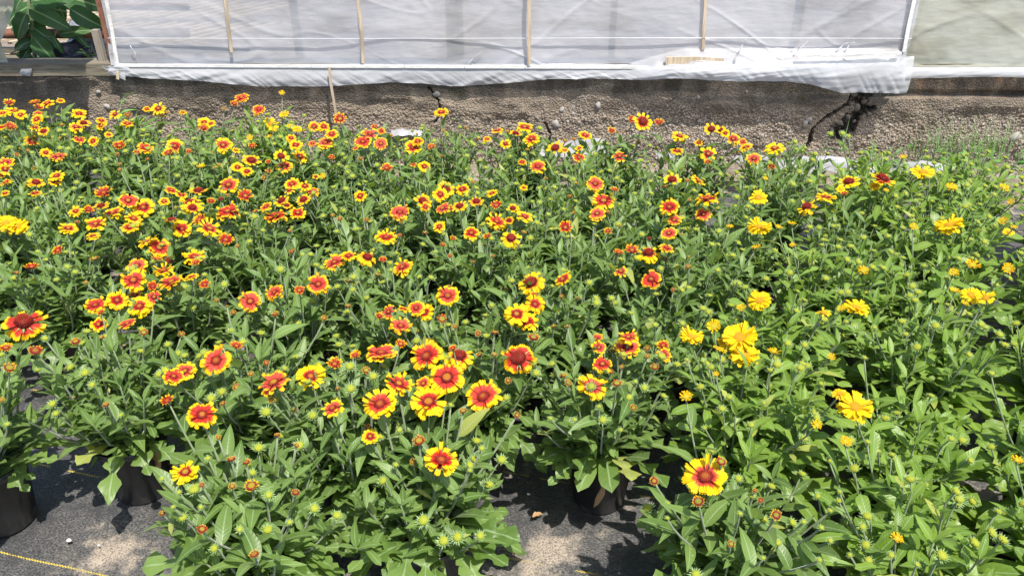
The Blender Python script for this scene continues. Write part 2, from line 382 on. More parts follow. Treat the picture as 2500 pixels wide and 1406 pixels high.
M_FILM_OLD = film_material('grimy_olive_film', (.60, .60, .51), (1, 1, .9), .42, .42, dirt_fold_tone=(.34, .335, .25), dirt_fold_amt=.9, clear=.10)
M_STRIP = film_material('white_ground_film', (.38, .38, .40), (1, 1, 1), .2, .35, dirt_fold_tone=(.4, .36, .3), dirt_fold_amt=.35)

# ------------------------------------------------------------------ ground
def grid_mesh(x0, x1, nx, y0, y1, ny, zf):
    X, Y = np.meshgrid(np.linspace(x0, x1, nx), np.linspace(y0, y1, ny)); Z = zf(X, Y)
    v = np.stack([X, Y, Z], -1).reshape(-1, 3)
    i = np.arange((ny-1)*nx).reshape(ny-1, nx)[:, :-1].ravel()
    return v, np.stack([i, i+1, i+nx+1, i+nx], 1)
def np_mesh(name, v, f, mat, smooth=True, uv=None, rnd=None):
    me = bpy.data.meshes.new(name); nf, k = f.shape
    me.vertices.add(len(v)); me.vertices.foreach_set('co', np.ascontiguousarray(v, dtype=np.float32).ravel())
    me.loops.add(nf*k); me.loops.foreach_set('vertex_index', np.ascontiguousarray(f, dtype=np.int32).ravel())
    me.polygons.add(nf); me.polygons.foreach_set('loop_start', np.arange(0, nf*k, k, dtype=np.int32))
    me.polygons.foreach_set('use_smooth', np.full(nf, smooth, dtype=bool))
    if uv is not None:
        ul = me.uv_layers.new(name='UVMap'); ul.data.foreach_set('uv', uv.astype(np.float32)[f.ravel()].ravel())
    if rnd is not None:
        a = me.attributes.new('rnd', 'FLOAT', 'POINT'); a.data.foreach_set('value', rnd.astype(np.float32))
    me.materials.append(mat); me.update(calc_edges=True)
    return me
rs = np.random.RandomState(4)
def vnoise(X, Y, seed=0):
    """smooth value noise on a unit lattice"""
    r = np.random.RandomState(seed).rand(256, 256)
    xi = np.floor(X).astype(int); yi = np.floor(Y).astype(int); fx = X - xi; fy = Y - yi
    fx = fx*fx*(3-2*fx); fy = fy*fy*(3-2*fy)
    g = lambda a, b: r[a & 255, b & 255]
    return (g(xi, yi)*(1-fx)+g(xi+1, yi)*fx)*(1-fy)+(g(xi, yi+1)*(1-fx)+g(xi+1, yi+1)*fx)*fy - .5
me = mesh_from('ground', [(-80, -40, -.115), (80, -40, -.115), (80, 120, -.115), (-80, 120, -.115)], [(0, 1, 2, 3)], [M_SOIL])
link('ground', me, kind='structure')
v, f = grid_mesh(-3.4, 3.4, 260, .1, 3.42, 130,
                 lambda X, Y: .006 + .006*vnoise(X*5, Y*5, 1) + .004*vnoise(X*14, Y*11, 2) + .0)
e_ = np.clip((v[:, 1]-3.26)/.16, 0, 1); v[:, 2] -= .125*e_*e_*(3-2*e_)       # the far edge drops into the gully at the wall foot
v[:, 1] -= .135 * v[:, 0] * (v[:, 1] / 3.42) ** 2
link('ground_cloth', np_mesh('ground_cloth', v, f, M_CLOTH), kind='structure')

# ------------------------------------------------------------------ foundation wall
WY = 3.80; WT = .325
def worley(X, Z, cell, seed):
    r = np.random.RandomState(seed); J = r.rand(512, 128, 2); A = r.rand(512, 128)
    gx = X / cell; gz = Z / cell; ix = np.floor(gx).astype(int); iz = np.floor(gz).astype(int)
    best = np.full(X.shape, 9.0); amp = np.zeros(X.shape)
    for a in (-1, 0, 1):
        for b in (-1, 0, 1):
            jx = (ix+a) & 511; jz = (iz+b) & 127
            d = np.hypot(gx-(ix+a)-J[jx, jz, 0], gz-(iz+b)-J[jx, jz, 1])
            m = d < best; best = np.where(m, d, best); amp = np.where(m, A[jx, jz], amp)
    return best, amp
def seg_dist(X, Z, pts):
    d = np.full(X.shape, 9.0)
    for (ax, az), (bx, bz) in zip(pts[:-1], pts[1:]):
        t = np.clip(((X-ax)*(bx-ax)+(Z-az)*(bz-az))/((bx-ax)**2+(bz-az)**2), 0, 1)
        d = np.minimum(d, np.hypot(X-ax-t*(bx-ax), Z-az-t*(bz-az)))
    return d
def wpx(x, y):
    p = at_y(x, y, WY); return (p.x, p.z)
CRACK = [wpx(*p) for p in ((2105, 205), (2075, 245), (2050, 268), (2010, 292), (1985, 315), (1978, 345), (1962, 372))]
VOID = [wpx(*p) for p in ((2120, 225), (2105, 262), (2070, 300), (2030, 325))]
SMALLCR = [wpx(*p) for p in ((1045, 215), (1070, 245), (1078, 275), (1062, 300))]
SMALL2 = [wpx(*p) for p in ((1330, 300), (1345, 330), (1335, 352))]
def wall_face(x0, x1):
    nx = int((x1-x0)/.0052); nz = 94
    X, Z = np.meshgrid(np.linspace(x0, x1, nx), np.linspace(-.125, WT, nz))
    X = X + 0
    d, a = worley(X+20, Z+2, .0125, 5); d2, a2 = worley(X+20, Z+2, .03, 7)
    sm = np.clip((Z-.13+.10*vnoise(X*2.1, Z*4, 23))/.05, 0, 1)          # smoother skin over the upper half
    out = (.0045*np.clip(.75-d, 0, 1)*(.4+a)*1.6)*(1-.7*sm) + .016*np.clip(.45-d2, 0, 1)*(a2 > .72)*(1-.6*sm)
    out += .014*sm*np.clip(.6+1.4*vnoise(X*7, Z*12, 24), 0, 1)
    out += .012*vnoise(X*6, Z*9, 11) + .008*vnoise(X*18, Z*25, 12)
    # the top band is smoother and stands a bit back; horizontal pour ledges
    top = np.clip((Z-.22+.03*vnoise(X*4, X*0, 3))/.03, 0, 1); out -= .010*top
    out += .010*vnoise(X*2.2, Z*16, 8)*(1-top)
    rgt = np.clip((X-CRACK[1][0]-.03)/.03, 0, 1)
    band = np.exp(-((Z-.235+.01*vnoise(X*9, X*0, 5))/.012)**2); out -= .022*band*rgt
    out += .018*rgt*(Z > .26)*(.6+vnoise(X*12, Z*12, 9))
    c = seg_dist(X, Z, CRACK); c = c+.010*vnoise(X*70, Z*70, 33)+.006*vnoise(X*150, Z*150, 34); w_ = .003+.012*np.clip((Z-.08)/.2, 0, 1)*(1+vnoise(X*60, Z*60, 3))
    out -= .09*np.clip(1-c/(w_+.004), 0, 1)**.6
    vd = seg_dist(X, Z, VOID); rv = .040+.060*vnoise(X*24, Z*24, 6)+.030*vnoise(X*90, Z*90, 16)
    out -= .060*np.clip((rv-vd)/.022, 0, 1)*(X > np.interp(Z, [c_[1] for c_ in CRACK[::-1]], [c_[0] for c_ in CRACK[::-1]]))
    for cr, w0 in ((SMALLCR, .008), (SMALL2, .006)):
        out -= .03*np.clip(1-seg_dist(X, Z, cr)/(w0*(1+1.5*vnoise(X*80, Z*80, 2))), 0, 1)
    vmask = np.clip((rv*1.5+.02-vd)/.05, 0, 1)*np.clip((X-np.interp(Z, [c_[1] for c_ in CRACK[::-1]], [c_[0] for c_ in CRACK[::-1]])+.012)/.012, 0, 1)
    zt = Z.copy(); zt[-1] += .006*vnoise(X[-1]*15, X[-1]*0, 14)
    v = np.stack([X, WY-out, zt], -1).reshape(-1, 3)
    i = np.arange((nz-1)*nx).reshape(nz-1, nx)[:, :-1].ravel(); f = np.stack([i, i+1, i+nx+1, i+nx], 1)
    # closing top, back and ends
    base = len(v); tr = (nz-1)*nx
    bk = np.stack([X[0], np.full(nx, WY+.16), np.full(nx, WT)], -1); bb = np.stack([X[0], np.full(nx, WY+.16), np.full(nx, -.125)], -1)
    v = np.vstack([v, bk, bb]); j = np.arange(nx-1)
    f = np.vstack([f, np.stack([tr+j, tr+j+1, base+j+1, base+j], 1), np.stack([base+j, base+j+1, base+nx+j+1, base+nx+j], 1)])
    return v, f, np.concatenate([vmask.ravel(), np.zeros(2*nx)])
wall = empty('concrete_wall', (0, WY, 0), 'low crumbling pebbly concrete foundation wall under the plastic greenhouse side, cracked near one end', 'wall')
v, f, vm = wall_face(-3.3, 3.3); v[:, 1] -= WY
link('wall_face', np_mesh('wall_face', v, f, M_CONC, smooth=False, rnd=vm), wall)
def rock_mesh(name, seed, mat, n=1):
    import bmesh
    bm = bmesh.new(); bmesh.ops.create_icosphere(bm, subdivisions=2, radius=1)
    for vt in bm.verts:
        k = noise.noise(vt.co*1.3+Vector((seed*7, 0, 0)))*.45; vt.co *= 1+k
        vt.co.z *= .75
    me = bpy.data.meshes.new(name); bm.to_mesh(me); bm.free(); me.materials.append(mat)
    me.polygons.foreach_set('use_smooth', np.ones(len(me.polygons), dtype=bool)); return me
M_DSTONE = simple('stone_dark_damp', (.07, .060, .048), .85, 60, (.17, .145, .11), .5, .002)
rocks = [rock_mesh('stone', i, M_STONE) for i in range(4)]; drocks = [rock_mesh('stone', 4+i, M_DSTONE) for i in range(3)]
random.seed(3)
for (x, y, s) in ((2092, 262, 18), (2070, 285, 13), (2110, 248, 14), (2050, 300, 16), (2085, 296, 9), (2120, 280, 10), (2030, 318, 12), (1066, 230, 17), (1082, 252, 14), (1460, 258, 18), (1372, 267, 14), (1356, 300, 22), (1250, 280, 12), (1398, 278, 10), (1965, 302, 16),
                  (1975, 292, 14), (1705, 238, 9), (2062, 245, 14), (2475, 335, 30), (1310, 290, 9), (1630, 258, 9), (1860, 332, 12), (1580, 275, 9),
                  (240, 225, 12), (262, 260, 16), (2085, 230, 16), (2076, 252, 12), (1920, 330, 10), (1822, 224, 8), (1020, 250, 10)):
    p = at_y(x, y, WY); r = s*depth(p)/FPX/2
    M = Matrix.Translation((p.x, -.002, p.z)) @ Matrix.Rotation(random.random()*6, 4, 'Y') @ Matrix.Rotation(rad(90), 4, 'X') @ Matrix.Diagonal((r*1.15, r*.85, r*.9, 1))
    link('stone', (drocks[random.randrange(3)] if 2020 < x < 2125 else rocks[random.randrange(4)]), wall, M)
# ------------------------------------------------------------------ greenhouse side
gh = empty('greenhouse', (0, WY, 0), 'greenhouse side clad in milky plastic film, nailed down with thin wooden laths', 'greenhouse')
def gpart(name, me, **k): 
    return link(name, me, gh, Matrix.Translation((0, -WY, 0)), **k)
def wp(x, y, dy=0.0): return at_y(x, y, WY+dy)
mb = MB()
nx = 120
for i in range(nx-1):          # weathered sill beam, slightly uneven edges
    xa = -3.3+6.6*i/(nx-1); xb = -3.3+6.6*(i+1)/(nx-1)
    za = .386+.003*noise.noise(Vector((xa*7, 0, 0))); zb = .386+.003*noise.noise(Vector((xb*7, 0, 0)))
    ca = WT+.004+.003*noise.noise(Vector((xa*9, 5, 0))); cb = WT+.004+.003*noise.noise(Vector((xb*9, 5, 0)))
    vs = [(xa, WY-.012, ca), (xb, WY-.012, cb), (xb, WY-.012, zb), (xa, WY-.012, za), (xa, WY+.10, za), (xb, WY+.10, zb), (xb, WY+.10, cb), (xa, WY+.10, ca)]
    mb.add(vs, [(0, 1, 2, 3), (3, 2, 5, 4), (4, 5, 6, 7), (7, 6, 1, 0)])
gpart('sill_beam', mb.mesh('sill_beam', [M_OLDWOOD], smooth=False))
def stud(x, wpx_, y0=40, top=1.62, dy=.008, mat=M_STUD):
    p = wp(x, y0, 0); hw = wpx_*3.8/FPX/2; mb = MB(); mb.box((-hw, 0, 0), (hw, .045, top-.386))
    o = link('stud', mb.mesh('stud', [mat], False), gh, Matrix.Translation((p.x, dy, .386)))
for x, ww in ((715, 14), (1108, 40), (1500, 14), (1955, 16), (2240, 20)): stud(x, ww)
mb = MB(); mb.box((-3.3, .0, 1.56), (3.3, .05, 1.62)); gpart('top_rail', mb.mesh('top_rail', [M_STUD], False)).matrix_basis = Matrix.Translation((0, .012, 0))
# edge post of the opening
p = wp(240, 120, .02); XP = wp(266, 120, 0).x; mb = MB(); mb.box((p.x-.018, .03, .386), (p.x+.012, .06, .53)); link('post', mb.mesh('post', [M_STUD], False), gh)
mb = MB(); mb.box((XP-.006, -.004, .386), (XP+.012, .03, 1.56)); link('post', mb.mesh('post', [M_RUST], False), gh)

def film(name, x0, x1, z0f, z1, mat, off, seed, nx=240, nz=110, amp=1.0, skirt=False):
    """plastic film panel hanging in a vertical plane, with sag folds and creases pushed out along Y"""
    U, V = np.meshgrid(np.linspace(0, 1, nx), np.linspace(0, 1, nz)); X = x0+(x1-x0)*U
    Z0 = z0f(X[0])[None, :]; Z = Z0+(z1-Z0)*V**2.0
    d = .012*vnoise(X*2.1+Z*2.2, Z*1.5, seed)+.005*vnoise(X*4-Z*6, Z*3, seed+1)+.0007*vnoise(X*26+Z*12, Z*20, seed+2)
    r = np.abs(vnoise(X*3.3-Z*5.5, Z*2.2+X, seed+3)); d += .0034*np.exp(-(r/.055)**2)*(vnoise(X*1.3, Z*2, seed+6)+.35)       # sharp creases
    r = np.abs(vnoise(X*4.1+Z*7.5, Z*3.1-X, seed+4)); d += .0030*np.exp(-(r/.045)**2)*(vnoise(X*1.7, Z*2, seed+7)+.3)
    rf = np.clip((X-.55)/.25, 0, 1)*np.clip((XR+.02-X)/.05, 0, 1)*(1 if skirt else 0); lo = .372
    s_ = np.clip((.387+.073*rf-Z)/(.015+.075*rf), 0, 1); d = d*(1-.5*s_)
    amp_ = (.012+.050*rf)*s_*(1+.35*vnoise(X*7+Z*9, Z*6, seed+9)+.25*vnoise(X*24, Z*9, seed+10)) if skirt else 0
    v = np.stack([X, WY+off-amp*d-amp_, Z], -1).reshape(-1, 3)
    i = np.arange((nz-1)*nx).reshape(nz-1, nx)[:, :-1].ravel()
    return np_mesh(name, v, np.stack([i, i+1, i+nx+1, i+nx], 1), mat)
XL, XR = wp(272, 100).x, wp(2218, 100).x
gpart('plastic_sheet', film('plastic_sheet', XL, XR, lambda X: np.full_like(X, .372), 1.60, M_FILM, -.016, 20, 560, 220, 2.3, True))
gpart('plastic_sheet', film('plastic_sheet', XR-.01, 3.3, lambda X: .352+.008*vnoise(X*9, X*0, 3), 1.60, M_FILM_OLD, -.022, 40, 160, 120, 2.6),
      label='grimy olive tinted sheet at the end of the wall')
# overlap seam across the film
mb = MB(); n = 160; vs = []
for i in range(n):
    x = XL+(XR-XL)*i/(n-1); z = wp(0, 91).z+.0015*math.sin(x*2.1)
    y = WY-.029-.0035*noise.noise(Vector((x*3, 1, 0)))
    vs += [(x, y+.004, z-.0026), (x, y-.003, z), (x, y+.003, z+.0016)]
mb.add(vs, [(3*i+k, 3*i+k+3, 3*i+k+4, 3*i+k+1) for i in range(n-1) for k in (0, 1)])
gpart('film_seam', mb.mesh('film_seam', [M_FLAP]))
# hanging lower edge of the film, outline read off the wall
EDGE = [(262, 174), (300, 181), (400, 187), (480, 191), (560, 198), (640, 205), (720, 206), (800, 205), (880, 201), (960, 197), (1030, 199), (1100, 206),
        (1180, 203), (1260, 196), (1340, 189), (1450, 187), (1560, 189), (1640, 178), (1720, 183), (1800, 186), (1900, 186), (1960, 192), (2010, 206), (2040, 215),
        (2080, 212), (2150, 214), (2192, 215), (2212, 190), (2222, 160)]
ex = np.array([wp(a, b).x for a, b in EDGE]); ez = np.array([wp(a, b).z for a, b in EDGE])
nx, nz = 520, 26
U, V = np.meshgrid(np.linspace(0, 1, nx), np.linspace(0, 1, nz)); X = XL-.03+(XR-XL+.035)*U
lathy = np.interp(X, [XL, wp(1600, 0).x, wp(1650, 0).x, wp(1900, 0).x, XR], [wp(0, 160).z, wp(0, 164).z, wp(0, 150).z, wp(0, 140).z, wp(0, 130).z])
Zb = np.interp(X, ex, ez)+.0025*vnoise(X*22, X*0, 4); Z = lathy+.004+(Zb-lathy-.004)*V
bulge = (.016+.014*vnoise(X*1.7, V*0, 7))*np.sin(V*1.9)+.012*vnoise(X*13+V*3, V*2, 8)*V+.012*np.abs(vnoise(X*34-V*4, V*1.5, 9))*V
rightfold = np.clip((X-.55)/.25, 0, 1); bulge += rightfold*(.052+.012*np.sin(V*3.1)+.010*np.abs(vnoise(X*9+V*5, V*4, 15)))
v = np.stack([X, WY-.026-bulge, Z], -1).reshape(-1, 3)
i = np.arange((nz-1)*nx).reshape(nz-1, nx)[:, :-1].ravel()
gpart('sheet_edge', np_mesh('sheet_edge', v, np.stack([i, i+nx, i+nx+1, i+1], 1), M_FLAP), label='loose wavy lower edge of the film hanging over the concrete')
# lower edge of the end sheet
X, V = np.meshgrid(np.linspace(XR-.01, 3.3, 130), np.linspace(0, 1, 10)); Zt = .372-.0*X; Zb = wp(0, 184).z+.010*vnoise(X*9, X*0, 31)
Z = Zt+(Zb-Zt)*V; v = np.stack([X, WY-.022-.016*np.sin(V*2)-.008*np.abs(vnoise(X*14+V*2, V*3, 5)), Z], -1).reshape(-1, 3)
i = np.arange(9*130).reshape(9, 130)[:, :-1].ravel()
gpart('sheet_edge', np_mesh('sheet_edge', v, np.stack([i, i+130, i+131, i+1], 1), M_FLAP), label='crumpled lower edge of the grimy end sheet')
# glossy puckers where the film is bunched above the lath
def pucker(pts, r, name='fold'):
    P = [wp(x, y, -.080 if pts[0][0] > 1650 else -.030) for x, y in pts]; out = []
    for a in range(len(P)-1):
        for k in range(5): out.append(P[a].lerp(P[a+1], k/5)+Vector((0, -.004*math.sin(k), 0)))
    out.append(P[-1]); mb = MB(); mb.tube(out, r, r*.25, 6); gpart(name, mb.mesh(name, [M_FLAP]))
for pts, r in (([(1790, 158), (1802, 130), (1816, 105), (1826, 86)], .006), ([(1936, 138), (1950, 122), (1972, 102)], .005), ([(2040, 128), (2062, 108), (2072, 104)], .005),
               ([(2060, 128), (2078, 106), (2088, 104)], .004), ([(2058, 142), (2068, 152), (2080, 148)], .004), ([(1670, 165), (1700, 150), (1745, 145)], .004),
               ([(1930, 128), (1944, 116), (1948, 124)], .004), ([(2160, 200), (2190, 160), (2212, 128)], .006), ([(2000, 190), (2080, 175), (2160, 150)], .004),
               ([(318, 112), (330, 130), (332, 150)], .0025),
               ([(1140, 158), (1160, 138), (1178, 126)], .0025)): pucker(pts, r)

# battens and laths
def lath(name, pts, wpx_, th, mat, dy, **k):
    """thin strip of wood following pixel points on the wall"""
    mb = MB(); P = [wp(x, y, dy) for x, y in pts]; hw = wpx_*3.8/FPX/2; vs = []
    for i, p in enumerate(P):
        d = (P[min(i+1, len(P)-1)]-P[max(i-1, 0)]).normalized(); s = Vector((d.z, 0, -d.x))*hw
        vs += [p-s, p+s, p+s+Vector((0, -th, 0)), p-s+Vector((0, -th, 0))]
    fs = [(4*i+a, 4*i+b, 4*i+4+b, 4*i+4+a) for i in range(len(P)-1) for a, b in ((0, 1), (1, 2), (2, 3), (3, 0))]
    n = 4*(len(P)-1); fs += [(0, 3, 2, 1), (n, n+1, n+2, n+3)]
    mb.add(vs, fs); return gpart(name, mb.mesh(name, [mat], False), **k)
lath('batten', [(545, -60), (553, 20), (560, 80), (566, 128)], 7, .006, M_LATH, -.026)
lath('batten', [(868, -60), (876, 20), (884, 90), (887, 155)], 7, .006, M_LATH, -.026)
lath('batten', [(1292, -60), (1292, 40), (1292, 158)], 8, .006, M_LATH, -.036)
lath('batten', [(1724, -60), (1722, 10), (1718, 70), (1716, 122)], 7, .006, M_LATH, -.026)
lath('edge_lath', [(246, -80), (262, 10), (275, 80), (287, 156)], 8, .006, M_WHITELATH, -.026, label='white lath nailed down the edge beside the opening')
lath('edge_lath', [(2238, -80), (2231, 0), (2218, 60), (2206, 126)], 9, .007, M_WHITELATH, -.030, label='white lath slanting down the edge before the olive sheet')
x = 280; random.seed(9)
while x < 1600:
    x2 = min(x+random.uniform(90, 170), 1605); y1, y2 = 160+(x-280)*.004, 160+(x2-280)*.004
    lath('bottom_lath', [(x, y1), (x2-1.5, y2)], 6.5, .006, M_WHITELATH, -.030-.001*random.random()); x = x2
lath('bottom_lath', [(1945, 138), (2060, 136), (2200, 130)], 6, .006, M_WHITELATH, -.096)
lath('loose_board', [(1625, 149), (1700, 148), (1765, 152)], 19, .008, M_LATH, -.046, label='bare board showing behind loosened film')
lath('hanging_lath', [(804, 164), (807, 200), (814, 240), (823, 290)], 6, .004, M_LATH, -.060, label='broken thin lath dangling in front of the concrete')
lath('hanging_lath', [(288, 174), (288, 194)], 7, .004, M_LATH, -.048, label='lath end poking down at the film corner')
lath('lath_end', [(2165, 180), (2210, 192)], 14, .004, M_WHITELATH, -.058, label='broken white lath end at the bottom corner')
# torn film scraps at the corner of the opening
def scrap(pts, dy, mat, parent_name='film_scrap', crumple=.006, seed=0):
    P = [wp(x, y, dy) for x, y in pts]; c = sum(P, Vector())/len(P); mb = MB(); n = len(P); vs = []
    for k in (1.0, .66, .33):
        for i, p in enumerate(P):
            q = c.lerp(p, k); q.y -= crumple*noise.noise(q*28+Vector((seed, 0, 0)))*2; vs.append(q)
    vs.append(c); fs = [(r*n+i, r*n+(i+1) % n, (r+1)*n+(i+1) % n, (r+1)*n+i) for r in (0, 1) for i in range(n)]+[(2*n+i, 2*n+(i+1) % n, 3*n) for i in range(n)]
    mb.add(vs, fs); return gpart(parent_name, mb.mesh(parent_name, [mat]))
scrap([(270, 176), (290, 190), (307, 197), (304, 176)], -.05, M_FLAP)
scrap([(263, 105), (272, 110), (282, 140), (288, 158), (272, 160), (266, 130)], -.034, M_FLAP)
scrap([(248, 160), (262, 163), (300, 158), (320, 170), (280, 172), (258, 170)], -.046, M_FLAP)
scrap([(46, 182), (52, 169), (78, 168), (74, 187), (60, 184)], -.022, M_STRIP, crumple=.003)
scrap([(2160, 182), (2212, 195), (2195, 204), (2163, 198)], -.052, M_FLAP)
# curtain of film left of the opening
scrap([(-60, -60), (36, -30), (33, 15), (22, 60), (6, 96), (-4, 108), (-60, 150)], -.018, M_FILM_OLD, 'plastic_sheet', .01)
scrap([(-60, 100), (0, 100), (10, 120), (22, 152), (-60, 153)], .0, M_FILM_OLD, 'plastic_sheet', .01, 4)
# unseen panel above the opening, added to shade the wall below it
sh = empty('shade_panel', (-2.6, 3.77, 1.22), 'unseen wooden panel added above the gap to shade the wall', 'shade panel')
for i in range(5):
    mb = MB(); y0 = -.10*i; mb.box((-.9, y0-.097, -.03*i-.028), (.80, y0, -.03*i-.010)); link('plank', mb.mesh('plank', [M_OLDWOOD], False), sh)

# ------------------------------------------------------------------ things seen through the opening
def leaf_local(n, wfun, curve, fold, lobes=0, seed=0, across=2, wavy=0.0):
    """leaf of unit length along +X; wfun(t) half width; returns verts, faces, uvs"""
    rr = random.Random(seed); vs = []; uv = []; cols = 2*across+1
    for i in range(n):
        t = i/(n-1); hw = wfun(t); zc = -curve*t*t + .25*curve*math.sin(t*3)*.3
        fwd = 0.0
        if lobes and 0.08 < t < .96:
            ph = math.sin(t*lobes*2*math.pi); hw *= 1+.62*ph if t < .88 else 1; fwd = .045*ph
        for j in range(cols):
            s = (j-across)/across; e = abs(s)
            y = s*hw; z = zc+fold*abs(y)*1.0 + wavy*e*math.sin(t*17+s*2+seed)*(hw*1.4+.01)
            vs.append((t+fwd*e-(.02*e if i == n-1 else 0), y+.02*math.sin(t*3+seed)*t, z)); uv.append((t, s))
    fs = [(i*cols+j, (i+1)*cols+j, (i+1)*cols+j+1, i*cols+j+1) for i in range(n-1) for j in range(cols-1)]
    return vs, fs, uv
W_LANCE = lambda t: .004+.180*math.sin(min(1, t**.80)*math.pi)**.9*(1-.25*t)+.006*(1-t)
W_SPAT = lambda t: .014*(1-t)+.205*(t**1.25)*max(0, 1-t**5)**.5*1.05
W_NARROW = lambda t: .004+.125*math.sin((t**.85)*math.pi)**.85
W_BROAD = lambda t: .006+.23*math.sin((t**.75)*math.pi)**.75
def basis(d, up, roll=0.0):
    x = Vector(d).normalized(); y = Vector(up).cross(x)
    if y.length < 1e-4: y = Vector((0, 1, 0))
    y.normalize(); z = x.cross(y)
    M = Matrix((x, y, z)).transposed().to_4x4()
    return M @ Matrix.Rotation(roll, 4, 'X') if roll else M
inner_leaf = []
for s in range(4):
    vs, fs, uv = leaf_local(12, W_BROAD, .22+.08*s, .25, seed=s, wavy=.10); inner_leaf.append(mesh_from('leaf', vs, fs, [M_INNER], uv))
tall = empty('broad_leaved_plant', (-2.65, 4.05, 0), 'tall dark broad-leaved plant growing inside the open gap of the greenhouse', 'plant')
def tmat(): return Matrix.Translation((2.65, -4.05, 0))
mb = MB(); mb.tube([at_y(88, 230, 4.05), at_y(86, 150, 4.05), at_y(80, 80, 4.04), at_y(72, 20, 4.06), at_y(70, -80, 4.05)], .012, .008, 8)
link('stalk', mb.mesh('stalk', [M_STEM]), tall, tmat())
random.seed(5)
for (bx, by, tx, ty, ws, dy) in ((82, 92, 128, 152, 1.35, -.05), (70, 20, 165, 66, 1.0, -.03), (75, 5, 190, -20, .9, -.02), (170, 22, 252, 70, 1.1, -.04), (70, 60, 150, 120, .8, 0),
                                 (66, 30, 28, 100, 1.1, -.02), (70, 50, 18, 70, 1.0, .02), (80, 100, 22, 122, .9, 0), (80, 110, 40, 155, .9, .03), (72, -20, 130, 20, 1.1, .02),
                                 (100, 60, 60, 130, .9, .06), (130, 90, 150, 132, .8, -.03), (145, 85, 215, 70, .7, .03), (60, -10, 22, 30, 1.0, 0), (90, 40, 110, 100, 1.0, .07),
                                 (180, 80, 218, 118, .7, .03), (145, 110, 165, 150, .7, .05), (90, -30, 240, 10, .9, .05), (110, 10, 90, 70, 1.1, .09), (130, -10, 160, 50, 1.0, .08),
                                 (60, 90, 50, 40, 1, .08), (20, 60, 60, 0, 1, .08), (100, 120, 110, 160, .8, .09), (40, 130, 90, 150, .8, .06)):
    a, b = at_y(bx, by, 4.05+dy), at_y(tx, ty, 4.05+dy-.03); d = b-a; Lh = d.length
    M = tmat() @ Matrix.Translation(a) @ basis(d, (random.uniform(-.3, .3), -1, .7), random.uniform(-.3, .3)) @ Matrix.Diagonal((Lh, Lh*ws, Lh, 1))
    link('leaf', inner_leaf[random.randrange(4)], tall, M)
for i, (bx, by, tx, ty) in enumerate(((82, 95, 130, 92), (72, 20, 165, 30), (150, 60, 130, 95), (80, 110, 28, 130))):
    mb = MB(); mb.tube([at_y(bx, by, 4.05), at_y((bx+tx)/2, (by+ty)/2-4, 4.04), at_y(tx, ty, 4.03)], .005, .003, 5); link('branch', mb.mesh('branch', [M_STEM]), tall, tmat())
def pipe(name, pts, r, lab):
    P = [Vector(p) for p in pts]; c = P[0].copy(); mb = MB(); mb.tube([p-c for p in P], r, r, 14)
    o = link(name, mb.mesh(name, [M_RUST])); o.location = c; o['label'] = lab; o['category'] = 'pipe'; o['group'] = 'rusty pipes inside the greenhouse'
pipe('rusty_pipe', [at_y(-150, 84, 4.12), at_y(100, 83, 4.12), at_y(460, 82, 4.12)], .024, 'thick rusty brown pipe crossing low behind the broad-leaved plant')
pipe('rusty_pipe', [at_y(-150, 13, 4.3), at_y(100, 14, 4.3), at_y(460, 18, 4.3)], .019, 'thinner rusty pipe higher up behind the broad-leaved plant')
rack = empty('slatted_bench', (-2.7, 4.9, .34), 'sunlit bench top of pale wooden slats behind the rusty pipes', 'bench')
random.seed(8)
for i in range(22):
    mb = MB(); mb.box((-.30, -.012, -.006), (.30, .012, .006))
    for k in range(2):
        link('slat', mb.mesh('slat', [M_LATH], False), rack, Matrix.Translation((-.95+.10*i+random.uniform(-.01, .01), .38-.62*k, .0)) @ Matrix.Rotation(rad(58+random.uniform(-3, 3)), 4, 'Z'))
for dx in (-1.0, 0, 1.0):
    mb = MB(); mb.box((dx-.02, -.5, -.352), (dx+.02, -.46, -.03)); link('leg', mb.mesh('leg', [M_STUD], False), rack)
mb = MB(); mb.box((-1.1, -.6, -.030), (1.3, -.55, -.008)); mb.box((-1.1, .1, -.030), (1.3, .15, -.008)); link('rail', mb.mesh('rail', [M_OLDWOOD], False), rack)
def lump(name, c, sx, sy, sz, mat, lab, cat, seed, rough=.35):
    import bmesh
    bm = bmesh.new(); bmesh.ops.create_icosphere(bm, subdivisions=4, radius=1)
    for vt in bm.verts:
        q = vt.co*1.7+Vector((seed, 0, 0)); k = rough*noise.noise(q)+rough*.5*abs(noise.noise(q*3.1)); vt.co *= 1+k
        vt.co.x *= sx; vt.co.y *= sy; vt.co.z = max(vt.co.z*sz, -sz*.5)
    me = bpy.data.meshes.new(name); bm.to_mesh(me); bm.free(); me.materials.append(mat)
    me.polygons.foreach_set('use_smooth', np.ones(len(me.polygons), dtype=bool))
    o = link(name, me); o.location = c; o['label'] = lab; o['category'] = cat
mb = MB(); mb.box((-.45, -.16, -.02), (.45, .16, 0))
ledge = link('interior_shelf', mb.mesh('interior_shelf', [M_OLDWOOD], False)); ledge.location = (-2.3, 4.16, .30); ledge['label'] = 'low rough shelf just inside the gap holding plastic bags'; ledge['category'] = 'shelf'
for dx in (-.4, .4):
    mb = MB(); mb.box((dx-.02, -.1, -.30), (dx+.02, -.06, -.02)); link('leg', mb.mesh('leg', [M_STUD], False), ledge)
lump('plastic_bag', (-2.24, 4.13, .335), .12, .08, .07, M_DARKBAG, 'crumpled dark plastic bag on the shelf inside the gap', 'bag', 3, .5)
lump('plastic_bag', (-2.20, 4.24, .36), .10, .05, .12, M_GREYBAG, 'pale grey plastic bag behind the dark bag inside the gap', 'bag', 9, .45)
weed_leaf = []
